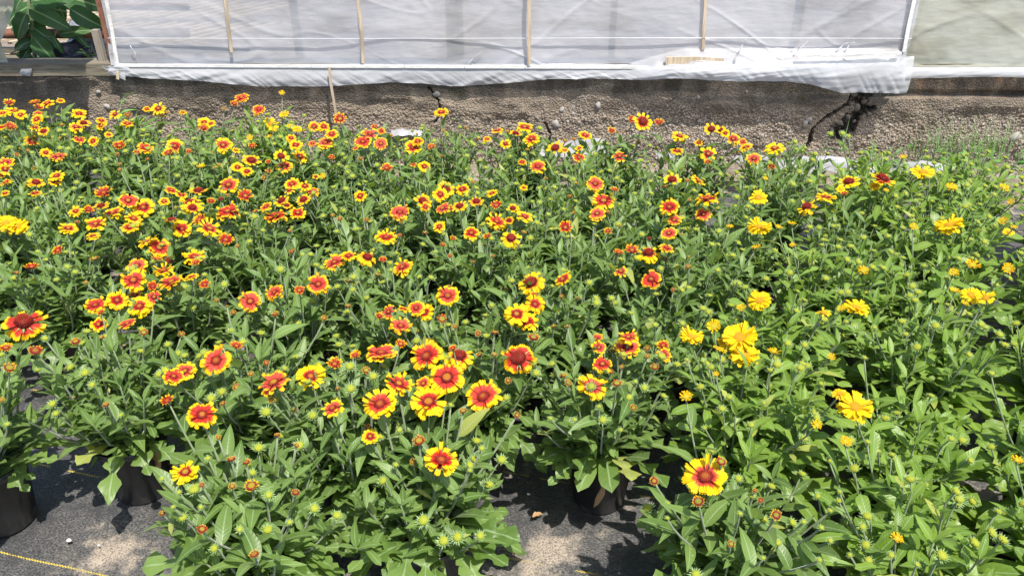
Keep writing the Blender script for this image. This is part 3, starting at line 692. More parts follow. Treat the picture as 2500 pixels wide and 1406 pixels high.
for s in range(3):
    vs, fs, uv = leaf_local(7, W_LANCE, .2+.1*s, .25, seed=s); weed_leaf.append(mesh_from('leaf', vs, fs, [M_WEED], uv))
def weed(name, c, n, ln, lab, cat='plant', spread=1.0, seed=0, wide=1.0, fern=False):
    rr = random.Random(seed); o = empty(name, c, lab, cat); mb = MB()
    for i in range(n):
        a = rr.uniform(0, 6.28); el = rr.uniform(.35, 1.35); base = Vector((rr.uniform(-1, 1), rr.uniform(-1, 1), 0))*.02*spread
        d = Vector((math.cos(a)*math.cos(el), math.sin(a)*math.cos(el), math.sin(el))); tip = base+d*ln*rr.uniform(.6, 1.1)
        mb.tube([base, base.lerp(tip, .5)+Vector((0, 0, .01)), tip], .0016, .0008, 4)
        for k in range(7 if fern else 4):
            t = .35+.65*k/(6 if fern else 3); q = base.lerp(tip, t); a2 = a+(1.2 if k % 2 else -1.2)*(1-t*.7)
            dd = Vector((math.cos(a2), math.sin(a2), rr.uniform(.0, .8))); s = ln*rr.uniform(.3, .5)*(1.1-.4*t)
            link('leaf', weed_leaf[rr.randrange(3)], o, Matrix.Translation(q) @ basis(dd, (0, 0, 1), rr.uniform(-.4, .4)) @ Matrix.Diagonal((s, s*wide, s, 1)))
    link('stems', mb.mesh('stems', [M_STEM]), o, kind='stuff')
p = at_y(232, 146, 4.0); weed('seedling', (p.x, 4.02, .30), 9, .11, 'small bright green seedling beside the post inside the gap', seed=1, wide=1.5)

# ------------------------------------------------------------------ strip of white film lying along the cloth edge
def ground_film(name, pts, wid, seed, lab, lift=0.0, n=60):
    P = [at_z(x, y, .012) for x, y in pts]; c = P[0].copy(); acc = []
    for a in range(len(P)-1):
        m = n//(len(P)-1)
        for k in range(m): acc.append(P[a].lerp(P[a+1], k/m))
    acc.append(P[-1]); mb = MB(); m = 9; vs = []
    for i, p in enumerate(acc):
        e = math.sin(math.pi*min(1, max(0, i/(len(acc)-1))))**.4
        for j in range(m):
            s = j/(m-1)-.5; q = p+Vector((0, s*wid*(.35+.65*e)*(1+.5*noise.noise(p*4+Vector((seed, j*.1, 0)))), 0))
            q.z = .040+.030*noise.noise(Vector((q.x*6, q.y*9, seed)))+.012*abs(noise.noise(Vector((q.x*17, q.y*21, seed))))+lift*math.cos(s*3.1)*e; vs.append(q-c)
    mb.add(vs, [(i*m+j, (i+1)*m+j, (i+1)*m+j+1, i*m+j+1) for i in range(len(acc)-1) for j in range(m-1)])
    o = link(name, mb.mesh(name, [M_STRIP])); o.location = c; o['label'] = lab; o['category'] = 'plastic sheet'; o['group'] = 'scraps of white film along the wall foot'
ground_film('film_strip', [(1310, 375), (1400, 376), (1485, 372)], .20, 1, 'crumpled white film scrap behind the blooms at mid wall')
ground_film('film_strip', [(1600, 398), (1655, 398)], .07, 2, 'small white film scrap peeping between plants near the wall')
ground_film('film_strip', [(1790, 402), (1900, 412), (2020, 422), (2150, 428), (2330, 428)], .20, 3, 'long crinkled white film strip lying below the cracked wall end', n=120)
ground_film('film_strip', [(955, 340), (1000, 336), (1042, 338)], .12, 4, 'puffed-up white film lump behind the leaves near the dangling lath', lift=.04, n=90)

# weeds at the wall foot
p = at_z(2385, 412, .0)
rr = random.Random(2); 
gme = MB()
for i in range(210):
    x = rr.gauss(p.x+.05, .16) if i < 150 else rr.uniform(.2, 2.9); y = rr.uniform(3.5, 3.76); a = rr.uniform(0, 6.28); h = rr.uniform(.05, .17) if i < 150 else rr.uniform(.02, .07)
    d = Vector((math.cos(a), math.sin(a), 0)); s = Vector((-d.y, d.x, 0))*.0016; b = Vector((x, y, -.01)); m1 = b+d*h*.25+Vector((0, 0, h*.65)); t = b+d*h*.6+Vector((0, 0, h))
    gme.add([b-s, b+s, m1+s*.8, m1-s*.8, t], [(0, 1, 2, 3), (3, 2, 4)], [(0, .5)]*5)
o = link('grass', gme.mesh('grass', [M_WEED])); o['label'] = 'thin grass growing at the foot of the concrete wall'; o['category'] = 'grass'; o['kind'] = 'stuff'
for (x, y, s, lab) in ((2375, 420, 1, 'leafy green weed under the grass at the end of the wall'), (2470, 425, 2, 'low weed against the wall beside the last plants'),
                       (2145, 408, 3, 'small weed with thin leaves by the white strip'), (2290, 415, 5, 'spindly weed between white strip and wall')):
    q = at_z(x, y, 0); weed('weed', (q.x, q.y, 0), 12, .12, lab, seed=s, spread=2)
q = at_y(243, 300, 3.42); weed('feathery_weed', (q.x, 3.42, 0.0), 9, .30, 'bright feathery weed standing up against the wall beside the opening', seed=6, wide=.55, spread=1.0, fern=True)
q = at_z(1155, 352, 0); weed('weed', (q.x, q.y, 0), 4, .16, 'thin wispy weed at the wall foot behind the single tall bloom', seed=11, wide=.35)

# small litter on the cloth
for (x, y, d_, lab) in ((168, 1318, .012, 'small white pebble on the cloth between the pots at the near corner'), (241, 1330, .006, 'tiny white pebble on the silt patch near the yellow thread'), (1290, 1205, .008, 'small pale pebble in the shade beside the black pot')):
    q = at_z(x, y, .018); o = link('pebble', rock_mesh('pebble', 11, simple('pebble_white', (.62, .60, .56), .8))); o.location = q; o.scale = (d_/2, d_/2*.8, d_/2*.8); o['label'] = lab; o['category'] = 'pebble'
vs, fs, uv = leaf_local(9, W_LANCE, .3, .8, wavy=.3); dl = mesh_from('fallen_leaf', vs, fs, [M_DRY], uv)
for (x, y, a, lab) in ((1300, 1262, .6, 'curled brown fallen leaf on the shaded cloth left of the middle pot'),                       (1240, 1325, 5.2, 'small dry leaf lying beside the front middle plant')):
    o = link('fallen_leaf', dl); o.matrix_basis = Matrix.Translation(at_z(x, y, .024)) @ Matrix.Rotation(a, 4, 'Z') @ Matrix.Diagonal((.032, .04, .03, 1)); o['label'] = lab; o['category'] = 'leaf'; o['group'] = 'dry leaves fallen on the cloth'

# ------------------------------------------------------------------ flower heads read off the photograph: x, y, width (photo pixels), kind
# r red with yellow rim, y yellow with red ring, d yellow round a big dark cone, o half open, k young ring with short rays,
# b tiny opening head, p pure yellow, q half open yellow, g green bud, s spent brown cone
FL = '''22 252 28 o,86 252 28 o,94 261 24 r,116 253 36 y,148 247 22 y,36 272 46 y,50 281 30 y,7 277 26 y,92 279 26 r,90 292 34 y,193 278 36 y,25 310 30 o,7 311 24 y,
85 311 26 y,80 327 32 y,106 321 32 d,151 306 18 b,204 301 36 d,187 311 38 y,247 295 28 y,247 308 28 y,281 279 36 y,312 281 24 b,311 303 32 y,358 267 22 y,387 266 40 y,
396 283 24 y,446 275 20 y,407 275 16 b,590 239 40 r,572 254 22 o,547 266 14 b,632 268 32 r,626 281 16 o,688 228 16 q,693 279 26 p,743 282 14 g,830 291 34 o,499 301 36 y,
497 313 28 o,515 302 24 y,661 303 42 p,707 308 14 q,670 319 15 q,725 315 28 p,610 337 18 q,657 335 18 q,767 310 36 y,790 310 30 y,810 328 36 y,711 338 28 y,722 355 36 y,
794 349 44 r,763 351 22 r,886 347 46 r,903 328 46 r,265 329 22 y,194 341 32 r,227 345 28 y,80 346 38 o,146 338 12 b,292 357 34 o,355 362 42 r,335 371 22 r,427 357 46 y,
412 374 32 o,360 389 14 b,286 377 15 b,461 371 18 o,545 355 46 y,576 367 22 y,518 374 16 b,616 358 22 o,112 373 32 y,142 382 45 r,68 368 14 b,41 378 16 b,14 398 42 r,
13 413 36 y,83 412 16 b,293 401 14 b,293 414 14 b,686 382 42 d,733 383 40 y,614 392 48 d,695 407 46 r,580 409 34 y,603 419 32 y,536 403 12 b,522 410 13 b,553 399 12 b,
491 407 22 q,655 418 18 o,655 396 16 o,646 434 22 b,675 434 12 b,810 385 18 o,880 387 18 b,4 428 18 y,14 446 34 r,88 446 44 d,138 430 38 y,135 443 34 y,86 472 36 y,
13 472 24 y,254 472 44 o,418 465 34 r,443 476 34 y,484 466 48 d,558 452 56 r,599 479 40 o,556 477 14 b,713 450 40 y,745 455 38 y,763 468 34 r,706 464 32 y,741 487 40 d,
688 490 44 d,880 479 34 y,788 430 16 q,771 432 20 d,247 504 44 d,276 520 54 y,313 490 48 r,185 516 38 y,350 507 56 y,216 512 26 o,234 547 50 y,227 576 36 y,167 558 46 y,
189 542 16 b,326 534 46 y,317 555 44 y,468 497 60 d,470 507 44 d,420 538 46 d,444 559 50 y,511 559 62 y,488 538 42 o,430 508 18 b,401 492 30 y,540 488 26 s,515 492 24 o,
556 517 62 r,623 517 22 b,551 586 40 o,581 601 16 b,673 528 60 r,650 505 34 y,727 520 42 y,700 502 30 d,707 564 14 b,830 535 22 b,14 545 50 p,42 553 52 p,142 612 28 o,
231 632 28 k,78 653 36 o,41 666 18 b,92 615 20 g,360 590 50 y,389 605 56 r,414 636 34 s,383 634 30 o,474 628 56 y,334 649 54 r,326 684 64 r,399 661 50 y,419 688 66 r,
468 676 36 y,500 695 30 o,373 699 30 o,210 690 15 b,330 720 38 r,286 733 52 y,233 745 54 r,376 725 42 r,341 748 64 y,247 763 22 o,241 792 42 y,311 790 48 r,351 812 26 k,
247 824 24 b,58 785 98 d,86 856 40 k,185 834 34 b,110 826 26 g,15 850 36 o,23 898 38 k,443 816 24 b,570 763 20 b,529 734 18 b,554 747 12 b,611 736 58 r,671 714 50 r,
777 694 56 r,731 709 28 o,672 767 28 b,792 776 24 b,850 747 22 b,577 845 34 o,528 880 80 r,452 906 56 r,424 919 52 r,613 913 22 b,578 945 28 b,669 934 80 r,758 919 74 y,
817 889 40 o,869 867 30 o,894 904 28 k,650 886 22 b,478 641 24 o,756 646 18 b,817 641 56 r,852 625 40 y,897 628 54 d,713 615 24 b,850 686 28 b,1077 275 38 y,1083 319 12 b,
915 310 18 o,931 320 22 r,930 351 38 r,868 362 18 r,953 331 18 b,1008 360 44 y,1020 346 32 y,1054 359 22 o,1018 328 12 b,1214 319 32 y,1239 322 16 b,1259 326 34 d,
1281 311 40 y,1298 340 46 y,1234 351 30 y,1189 340 22 y,1167 339 16 b,1138 312 14 b,1288 366 16 b,1356 362 48 d,1378 367 24 y,1380 344 20 b,1401 340 15 b,1428 331 36 y,
1493 320 24 o,1414 362 24 y,1414 385 36 r,1434 384 14 b,1513 382 42 r,1558 348 18 b,1543 293 24 o,1570 297 52 d,1609 300 28 o,1522 324 12 b,1313 407 42 r,1275 396 22 r,
944 412 34 o,1009 402 20 r,1036 407 34 y,1077 381 14 b,881 388 18 b,1659 333 44 y,1653 369 36 y,1453 449 46 r,1407 448 16 b,1500 464 22 o,1333 436 14 b,1279 459 22 y,
1201 472 34 y,1155 445 16 b,1088 461 50 d,1075 475 42 y,1129 463 36 y,1032 491 48 d,1163 492 40 d,1122 504 44 d,1473 491 60 r,1623 455 22 k,1641 439 48 d,1678 441 18 b,
1392 479 16 b,976 519 52 r,982 530 20 b,1081 509 42 r,1100 509 26 y,1039 506 30 y,1212 502 30 o,1200 520 14 b,895 537 18 b,812 526 14 b,1073 554 36 y,942 580 54 y,
976 575 18 b,1038 568 18 b,1151 569 46 y,1190 578 24 o,1106 583 18 o,1081 598 22 b,1183 598 14 b,1099 625 18 b,1205 625 14 b,1155 639 14 b,1212 542 54 y,1252 509 34 d,
1281 529 48 y,1243 538 26 d,1214 565 20 b,1248 581 54 d,1279 567 18 b,1223 596 14 g,1458 522 46 r,1482 518 22 b,1408 509 18 b,1401 520 14 b,1380 556 38 o,1390 542 14 b,
1484 565 24 o,1515 551 14 b,1634 506 50 y,1646 538 40 r,1633 570 42 r,1663 523 14 b,1666 573 16 b,1585 583 18 s,1583 617 62 d,1543 612 40 o,1510 617 28 o,1627 606 42 y,
1623 632 22 b,1682 628 18 b,1680 651 20 b,1516 662 38 y,1590 682 54 r,1644 707 18 b,983 653 58 y,922 671 24 b,935 635 22 o,1095 700 18 b,1093 722 60 r,1088 736 20 b,
984 754 28 y,949 761 44 r,926 772 24 o,1016 752 48 r,1036 763 50 y,978 796 58 r,1014 808 24 b,1079 779 32 k,1110 797 20 b,978 840 30 o,1167 814 25 b,1208 812 28 b,
1236 705 18 b,1297 689 70 d,1304 720 22 o,1374 682 48 y,1371 724 20 b,1410 729 20 b,1306 743 52 y,1261 767 68 y,1284 785 66 y,1352 796 18 b,1385 797 20 b,1342 801 16 g,
1302 824 38 k,1455 828 44 r,1462 848 40 r,1534 824 52 r,1532 848 66 r,1498 855 26 b,1581 850 24 b,1581 869 20 b,1619 844 36 o,1621 866 42 r,1471 889 52 r,1518 895 18 b,
1599 896 28 k,1491 907 22 b,1376 916 24 b,1387 934 26 b,1506 936 32 k,1551 931 18 g,1446 944 80 y,930 862 80 r,1041 869 86 r,1122 868 78 d,1171 866 26 b,1207 866 22 b,
1266 873 88 d,867 868 28 o,1106 851 24 o,973 937 74 r,1034 936 44 r,1091 921 90 r,1241 929 26 b,825 948 18 b,928 986 86 y,1046 981 92 y,1180 968 94 r,904 1065 46 y,
899 1044 30 b,1023 1076 42 k,1077 1123 88 y,966 1134 24 g,1009 1127 26 b,975 1049 24 g,1131 1003 30 b,1101 988 24 g,1147 1148 20 g,1176 1094 24 g,1262 1013 24 b,
1462 992 22 g,1547 995 26 b,1675 968 34 q,1597 1174 32 b,1515 1049 20 g,1344 1021 20 g,1403 1024 18 g,493 1012 76 r,812 996 56 r,409 978 36 o,259 988 26 b,295 1013 20 g,
677 1062 24 b,724 1087 22 b,544 985 22 b,662 976 24 b,716 1001 24 b,533 1067 20 b,453 1152 68 y,565 1121 34 b,601 1128 30 b,567 1186 28 b,614 1186 44 k,722 1202 32 b,
396 1253 26 b,423 1237 18 g,493 1292 34 k,585 1291 28 g,621 1352 34 k,707 1274 24 g,493 1183 20 b,396 1168 18 g,437 1201 20 g,18 1035 22 g,4 976 20 b,508 1118 22 g,
490 1237 20 g,1722 1163 112 y,1760 1127 36 k,1705 1224 40 k,1895 1257 36 k,1785 1327 26 b,1843 1197 20 b,1857 1221 22 b,2050 961 40 p,2088 993 86 p,1994 1037 28 q,
2064 1078 32 q,2118 1078 24 g,2189 1314 34 q,2421 911 28 g,2482 1123 30 q,2145 1101 20 g,1865 983 20 g,1720 1044 20 g,2025 1123 22 g,1807 1253 22 g,1629 1264 20 g,
1631 1228 18 g,2048 1222 26 g,2050 1200 18 g,2027 1246 22 g,2005 1287 22 g,2106 1285 30 g,2027 1319 24 g,1962 1273 22 g,2176 1354 28 g,2075 1354 22 g,2001 1366 22 g,
2239 1377 22 g,1863 1361 20 g,1748 913 16 q,1854 554 60 p,1782 554 20 q,1900 555 18 q,1933 547 24 q,1851 483 48 p,1846 605 25 q,1935 599 18 q,1818 565 16 g,1773 574 14 g,
1969 504 50 d,2017 482 52 y,2317 550 66 p,2230 554 22 q,2395 541 20 g,2450 540 26 q,2475 556 18 q,2462 567 28 p,2106 661 30 q,2374 648 40 q,2329 666 26 q,2460 657 32 q,
1854 734 56 p,1811 752 26 q,2010 763 38 p,2090 751 66 p,2055 754 24 q,2331 711 28 q,2370 720 48 p,2406 727 46 p,2354 741 22 q,1688 821 60 p,1742 797 38 q,1776 833 50 p,
1758 852 38 p,1806 824 84 p,1818 866 76 p,1890 860 34 q,1728 886 30 g,1677 878 18 g,2030 871 22 q,2111 873 20 g,2273 767 16 g,2282 790 22 g,2135 799 20 g,2066 785 20 g,
1978 796 18 g,1717 524 42 r,1726 486 62 y,1685 488 16 b,1737 316 42 d,1760 318 28 d,1706 349 24 y,1729 376 46 y,1728 396 20 o,1790 340 38 y,1812 347 26 r,1821 360 34 y,
1771 326 24 y,1891 363 52 y,1841 388 42 r,1884 408 22 o,1801 371 12 b,2205 385 20 q,2260 369 18 g,2028 327 22 g,2057 326 22 g,2072 333 18 g,2162 388 16 g,2253 421 60 p,
2154 437 70 d,2072 444 56 d,2052 463 24 p,2061 473 22 o,2136 455 30 p,1868 427 18 g,1868 437 16 q,1704 441 42 y,2322 459 32 q,2450 459 26 q,1931 445 18 g,2082 479 16 g,
2469 493 18 q,2163 466 16 q'''
FL = [(int(a), int(b), int(c), k) for a, b, c, k in (s.split() for s in FL.replace('\n', '').split(','))]

# ------------------------------------------------------------------ shared leaf, petal and head meshes
LV = {}
def leafset(key, mats, specs):
    out = []
    for i, sp in enumerate(specs):
        hi = leaf_local(sp.get('n', 9), sp['w'], sp['c'], sp['f'], sp.get('lobes', 0), i, 1 if not sp.get('lobes') else 1, sp.get('wavy', .04))
        lo = leaf_local(sp.get('nl', 5), sp['w'], sp['c'], sp['f'], 0, i, 1, 0)
        out.append((mesh_from('leaf', hi[0], hi[1], [mats], hi[2]), np.array(lo[0]), np.array(lo[1]), np.array(lo[2])))
    LV[key] = out
lance = [dict(w=W_LANCE, c=c, f=f) for c, f in ((.10, .35), (.35, .2), (-.12, .4), (.55, .25), (.2, .5))]
narrow = [dict(w=W_NARROW, c=c, f=f) for c, f in ((.1, .4), (.3, .3), (-.1, .5))]
spat = [dict(w=W_SPAT, c=c, f=f, wavy=.10) for c, f in ((.25, .15), (.45, .25), (.1, .2), (.7, .1))]
for q_ in spat: q_['n'] = 13
W_LOBE = lambda t: .016*(1-t)+.17*(t**.9)*max(0, 1-t**6)**.6
lobed = [dict(w=W_LOBE, c=c, f=f, lobes=L_, n=25, wavy=.06, nl=6) for c, f, L_ in ((.4, .15, 3.6), (.7, .1, 4.3), (.25, .25, 3.2), (.9, .1, 3.9))]
for suffix, mat in (('', M_LEAF), ('_Y', M_LEAF_Y)):
    leafset('lance'+suffix, mat, lance); leafset('narrow'+suffix, mat, narrow); leafset('spat'+suffix, mat, spat); leafset('lobed'+suffix, mat, lobed)
leafset('old', M_DRY, [dict(w=W_SPAT, c=.9, f=.6, wavy=.3, n=12), dict(w=W_LANCE, c=.6, f=.9, wavy=.35, n=12)])

def petal_geo(seed, lo=False, kind='open'):
    rr = random.Random(seed); r0 = .22 if kind != 'stub' else .66; rows = (0, .3, .6, .85, 1) if not lo else (0, .55, 1)
    tip = (.90, .985, .93, 1.0, .93, .98, .90) if not lo else (.90, 1.0, .90); nc = len(tip); vs = []; uv = []
    bend = rr.uniform(-.16, .38); cup = rr.uniform(-.1, .9); tw = rr.uniform(-.16, .16)
    for t in rows:
        if kind == 'open': hw = .052+.122*t**.9
        elif kind == 'roll': hw = .035+.085*t
        else: hw = .075+.045*t
        if t == 1: hw *= .93
        for j in range(nc):
            s = 2*j/(nc-1)-1; x = r0+(tip[j]-r0)*t if t == 1 else r0+(.93-r0)*t; tt = (x-r0)/(1-r0)
            z = .10*math.sin(tt*2.2)-bend*tt*tt+cup*.10*s*s*t+.012*math.cos(s*9)*t
            if kind == 'roll': z = .42*tt**1.2+.12*s*s*t
            if kind == 'stub': z = .05+.20*tt
            y = s*hw+tw*t*t*.5
            vs.append((x, y, z+tw*s*.25*t)); uv.append((x, s))
    fs = [(i*nc+j, (i+1)*nc+j, (i+1)*nc+j+1, i*nc+j+1) for i in range(len(rows)-1) for j in range(nc-1)]
    return vs, fs, uv
PET = {k: [mesh_from('petal', *petal_geo(i, False, k)[:2], [M_PETAL], petal_geo(i, False, k)[2]) for i in range(6)] for k in ('open', 'roll')}
def whorl(kind, n, seed, lo=True, missing=0.0):
    rr = random.Random(seed); V = []; F = []; U = []; R = []
    for layer in ((0, 1) if kind != 'stub' else (0,)):
        for i in range(n if layer == 0 else int(n*.8)):
            if rr.random() < missing: continue
            g = petal_geo(rr.randrange(99), lo, kind); a = 2*math.pi*(i+.5*layer)/(n if layer == 0 else int(n*.8))+rr.uniform(-.09, .09)
            M = Matrix.Rotation(a, 4, 'Z') @ Matrix.Translation((0, 0, -.02-.02*layer+rr.uniform(-.01, .01))) @ Matrix.Rotation(rr.uniform(-.26, .20)+.10*layer, 4, 'Y') @ Matrix.Scale(rr.uniform(.80, 1.05), 4)
            b = len(V); V += [M @ Vector(q) for q in g[0]]; F += [tuple(k+b for k in q) for q in g[1]]; U += g[2]; R += [rr.random()]*len(g[0])
    me = mesh_from('petals', V, F, [M_PETAL], U); a = me.attributes.new('rnd', 'FLOAT', 'POINT'); a.data.foreach_set('value', R); return me
WH = {'open': [whorl('open', 16+i % 4, 100+i) for i in range(9)], 'roll': [whorl('roll', 14, 200+i) for i in range(4)], 'stub': [whorl('stub', 17, 300+i) for i in range(4)],
      'gap': [whorl('open', 13, 400+i, True, .25) for i in range(3)]}
def disc_mesh(seed, nfl, hgt, spike, mat=M_DISC):
    """dome of unit radius covered with a spiral of little florets"""
    mb = MB(); k = 14; rings = 5; vs = [(0, 0, hgt)]; uv = [(0, 0)]
    for i in range(1, rings+1):
        r = i/rings
        for j in range(k):
            a = 2*math.pi*j/k; vs.append((r*math.cos(a), r*math.sin(a), hgt*math.sqrt(max(0, 1-r*r*.98))-(.1 if i == rings else 0))); uv.append((r, 0))
    fs = [(0, 1+j, 1+(j+1) % k) for j in range(k)]+[(1+(i-1)*k+j, 1+i*k+j, 1+i*k+(j+1) % k, 1+(i-1)*k+(j+1) % k) for i in range(1, rings) for j in range(k)]
    mb.add(vs, fs, uv); rr = random.Random(seed)
    for i in range(nfl):
        r = math.sqrt((i+.5)/nfl)*.98; a = i*2.39996; z = hgt*math.sqrt(max(0, 1-r*r*.98)); c = Vector((r*math.cos(a), r*math.sin(a), z))
        n = Vector((c.x, c.y, z/max(hgt, .2)**2*.6+.25)).normalized(); t1 = n.orthogonal().normalized(); t2 = n.cross(t1); s = .62/math.sqrt(nfl)*1.5
        h = spike*(.5+.7*r)*rr.uniform(.7, 1.25); top = c+n*h+Vector((rr.uniform(-1, 1), rr.uniform(-1, 1), 0))*h*.25
        mb.add([c+t1*s, c+t2*s, c-t1*s, c-t2*s, top], [(0, 1, 4), (1, 2, 4), (2, 3, 4), (3, 0, 4)], [(r, 0)]*4+[(r, 1)])
    return mb.mesh('flower_centre', [mat], smooth=False)
D_FLAT = [disc_mesh(i, 70, .35, .13) for i in range(2)]
D_CONE = [disc_mesh(9+i, 95, .85, .26) for i in range(2)]
D_BUD = [disc_mesh(20+i, 46, .55, .10) for i in range(2)]
def calyx(n, l, up, seed):
    mb = MB(); rr = random.Random(seed)
    for lay in (0, 1):
        for i in range(n):
            a = 2*math.pi*(i+.5*lay)/n+rr.uniform(-.1, .1); e = up*(1-.45*lay)+rr.uniform(-.2, .25); ll = l*rr.uniform(.75, 1.2)
            d = Vector((math.cos(a)*math.cos(e), math.sin(a)*math.cos(e), math.sin(e))); s = Vector((-math.sin(a), math.cos(a), 0))*.10
            b = Vector((math.cos(a), math.sin(a), 0))*.40+Vector((0, 0, -.35)); m_ = b+d*ll*.45
            mb.add([b-s, b+s, m_+s*.9, m_-s*.9, b+d*ll+Vector((0, 0, -.05*ll))], [(0, 1, 2, 3), (3, 2, 4)])
    k = 8; vs = [(.55*math.cos(j*.785), .55*math.sin(j*.785), -.22) for j in range(k)]+[(.14*math.cos(j*.785), .14*math.sin(j*.785), -.62) for j in range(k)]
    mb.add(vs, [(j, (j+1) % k, k+(j+1) % k, k+j) for j in range(k)])
    return mb.mesh('calyx', [M_BRACT], smooth=False)
CAL_OPEN = [calyx(11, 1.25, -.05, i) for i in range(2)]
CAL_BUD = [calyx(15, 1.08, .85, 5+i) for i in range(3)]

# ------------------------------------------------------------------ plants: positions of the pots
random.seed(21)
SL = -.135
PL = [(-.475, 1.05), (-.165, 1.12), (.20, 1.37), (.40, 1.03), (.70, .97), (.99, .93), (-1.13, 1.30), (-.86, 1.40), (-.60, 1.42), (-.34, 1.29), (-.08, 1.46), (.50, 1.30), (.79, 1.24), (1.08, 1.18), (1.36, 1.14), (1.28, .92), (1.64, 1.10)]
ROW = [0]*6+[1]*9+[0, 1]
back = lambda x: 2.74-.155*x
r = 2; y0 = 1.68
while True:
    x = -2.7+(.15 if r % 2 else 0); any_ = False
    while x < 2.7:
        xx = x+random.uniform(-.03, .03); yy = y0+SL*x+random.uniform(-.03, .03)
        if yy < back(xx)+.13 and abs(xx) < .655*(yy*.866+.55)+.16:
            PL.append((xx, yy)); ROW.append(r); any_ = True
        x += .305
    if not any_: break
    r += 1; y0 += .262
NROW = r
NP = len(PL); cult = [0]*NP
# ------------------------------------------------------------------ heads: place in space, give each to its nearest plant
heads = []
rr = random.Random(77)
for (x, y, w_, k) in FL:
    z = rr.uniform(.385, .445) if k not in 'gb' else rr.uniform(.365, .415)
    if y > 1000: z -= .02
    for _ in range(12):
        p = at_z(x, y, z); lim = back(p.x)+.06
        if p.y > lim: z = min(.66, z+.02)
    i = min(range(NP), key=lambda i: (PL[i][0]-p.x)**2+(PL[i][1]-p.y)**2)
    heads.append([p, w_*depth(p)/FPX/2, k, i, w_])
cnt = [[0, 0] for _ in range(NP)]
for h in heads: cnt[h[3]][1 if h[2] in 'pq' else 0] += 1 if h[2] in 'rydopqk' else 0
for i, (x, y) in enumerate(PL):
    if cnt[i][1] > cnt[i][0]: cult[i] = 1
    elif cnt[i] == [0, 0] and x > .42+.1*(y-1): cult[i] = 1
openn = [sum(1 for h in heads if h[3] == i and h[2] in 'rydp') for i in range(NP)]
NUM = 'no one two three four five six seven eight nine ten eleven twelve thirteen fourteen fifteen sixteen seventeen eighteen nineteen twenty'.split()
ORD = 'first second third fourth fifth sixth seventh eighth ninth tenth eleventh twelfth thirteenth fourteenth fifteenth sixteenth'.split()
by_row = {}
for i in range(NP): by_row.setdefault(ROW[i], []).append(i)
label = {}
for rw, ids in by_row.items():
    ids.sort(key=lambda i: PL[i][0])
    rn = 'front row' if rw == 0 else 'back row' if rw == NROW-1 else ORD[rw]+' row from front'
    for n, i in enumerate(ids):
        c = ('yellow' if cult[i] else 'red and yellow')
        b = NUM[min(openn[i], 20)]+(' open bloom' if openn[i] == 1 else ' open blooms')
        pos = 'leftmost' if n == 0 else 'rightmost' if n == len(ids)-1 else ORD[n]+' from left'
        label[i] = f'{c} blanket flower, {b}, {pos} in {rn}'

# pots
def pot_mesh():
    prof = [(.058, 0), (.060, .006), (.075, .148), (.082, .150), (.084, .168), (.080, .170), (.078, .150), (.074, .146)]; k = 28; mb = MB(); vs = []
    for r_, z in prof:
        for j in range(k): vs.append((r_*math.cos(2*math.pi*j/k), r_*math.sin(2*math.pi*j/k), z))
    fs = [(i*k+j, i*k+(j+1) % k, (i+1)*k+(j+1) % k, (i+1)*k+j) for i in range(len(prof)-1) for j in range(k)]+[tuple(reversed(range(k)))]
    mb.add(vs, fs); return mb.mesh('pot', [M_POT])
POT = pot_mesh()
k = 20; vs = [(0, 0, .150)]+[(.077*math.cos(2*math.pi*j/k), .077*math.sin(2*math.pi*j/k), .146) for j in range(k)]
POTSOIL = mesh_from('soil', vs, [(0, 1+j, 1+(j+1) % k) for j in range(k)], [M_POTSOIL])

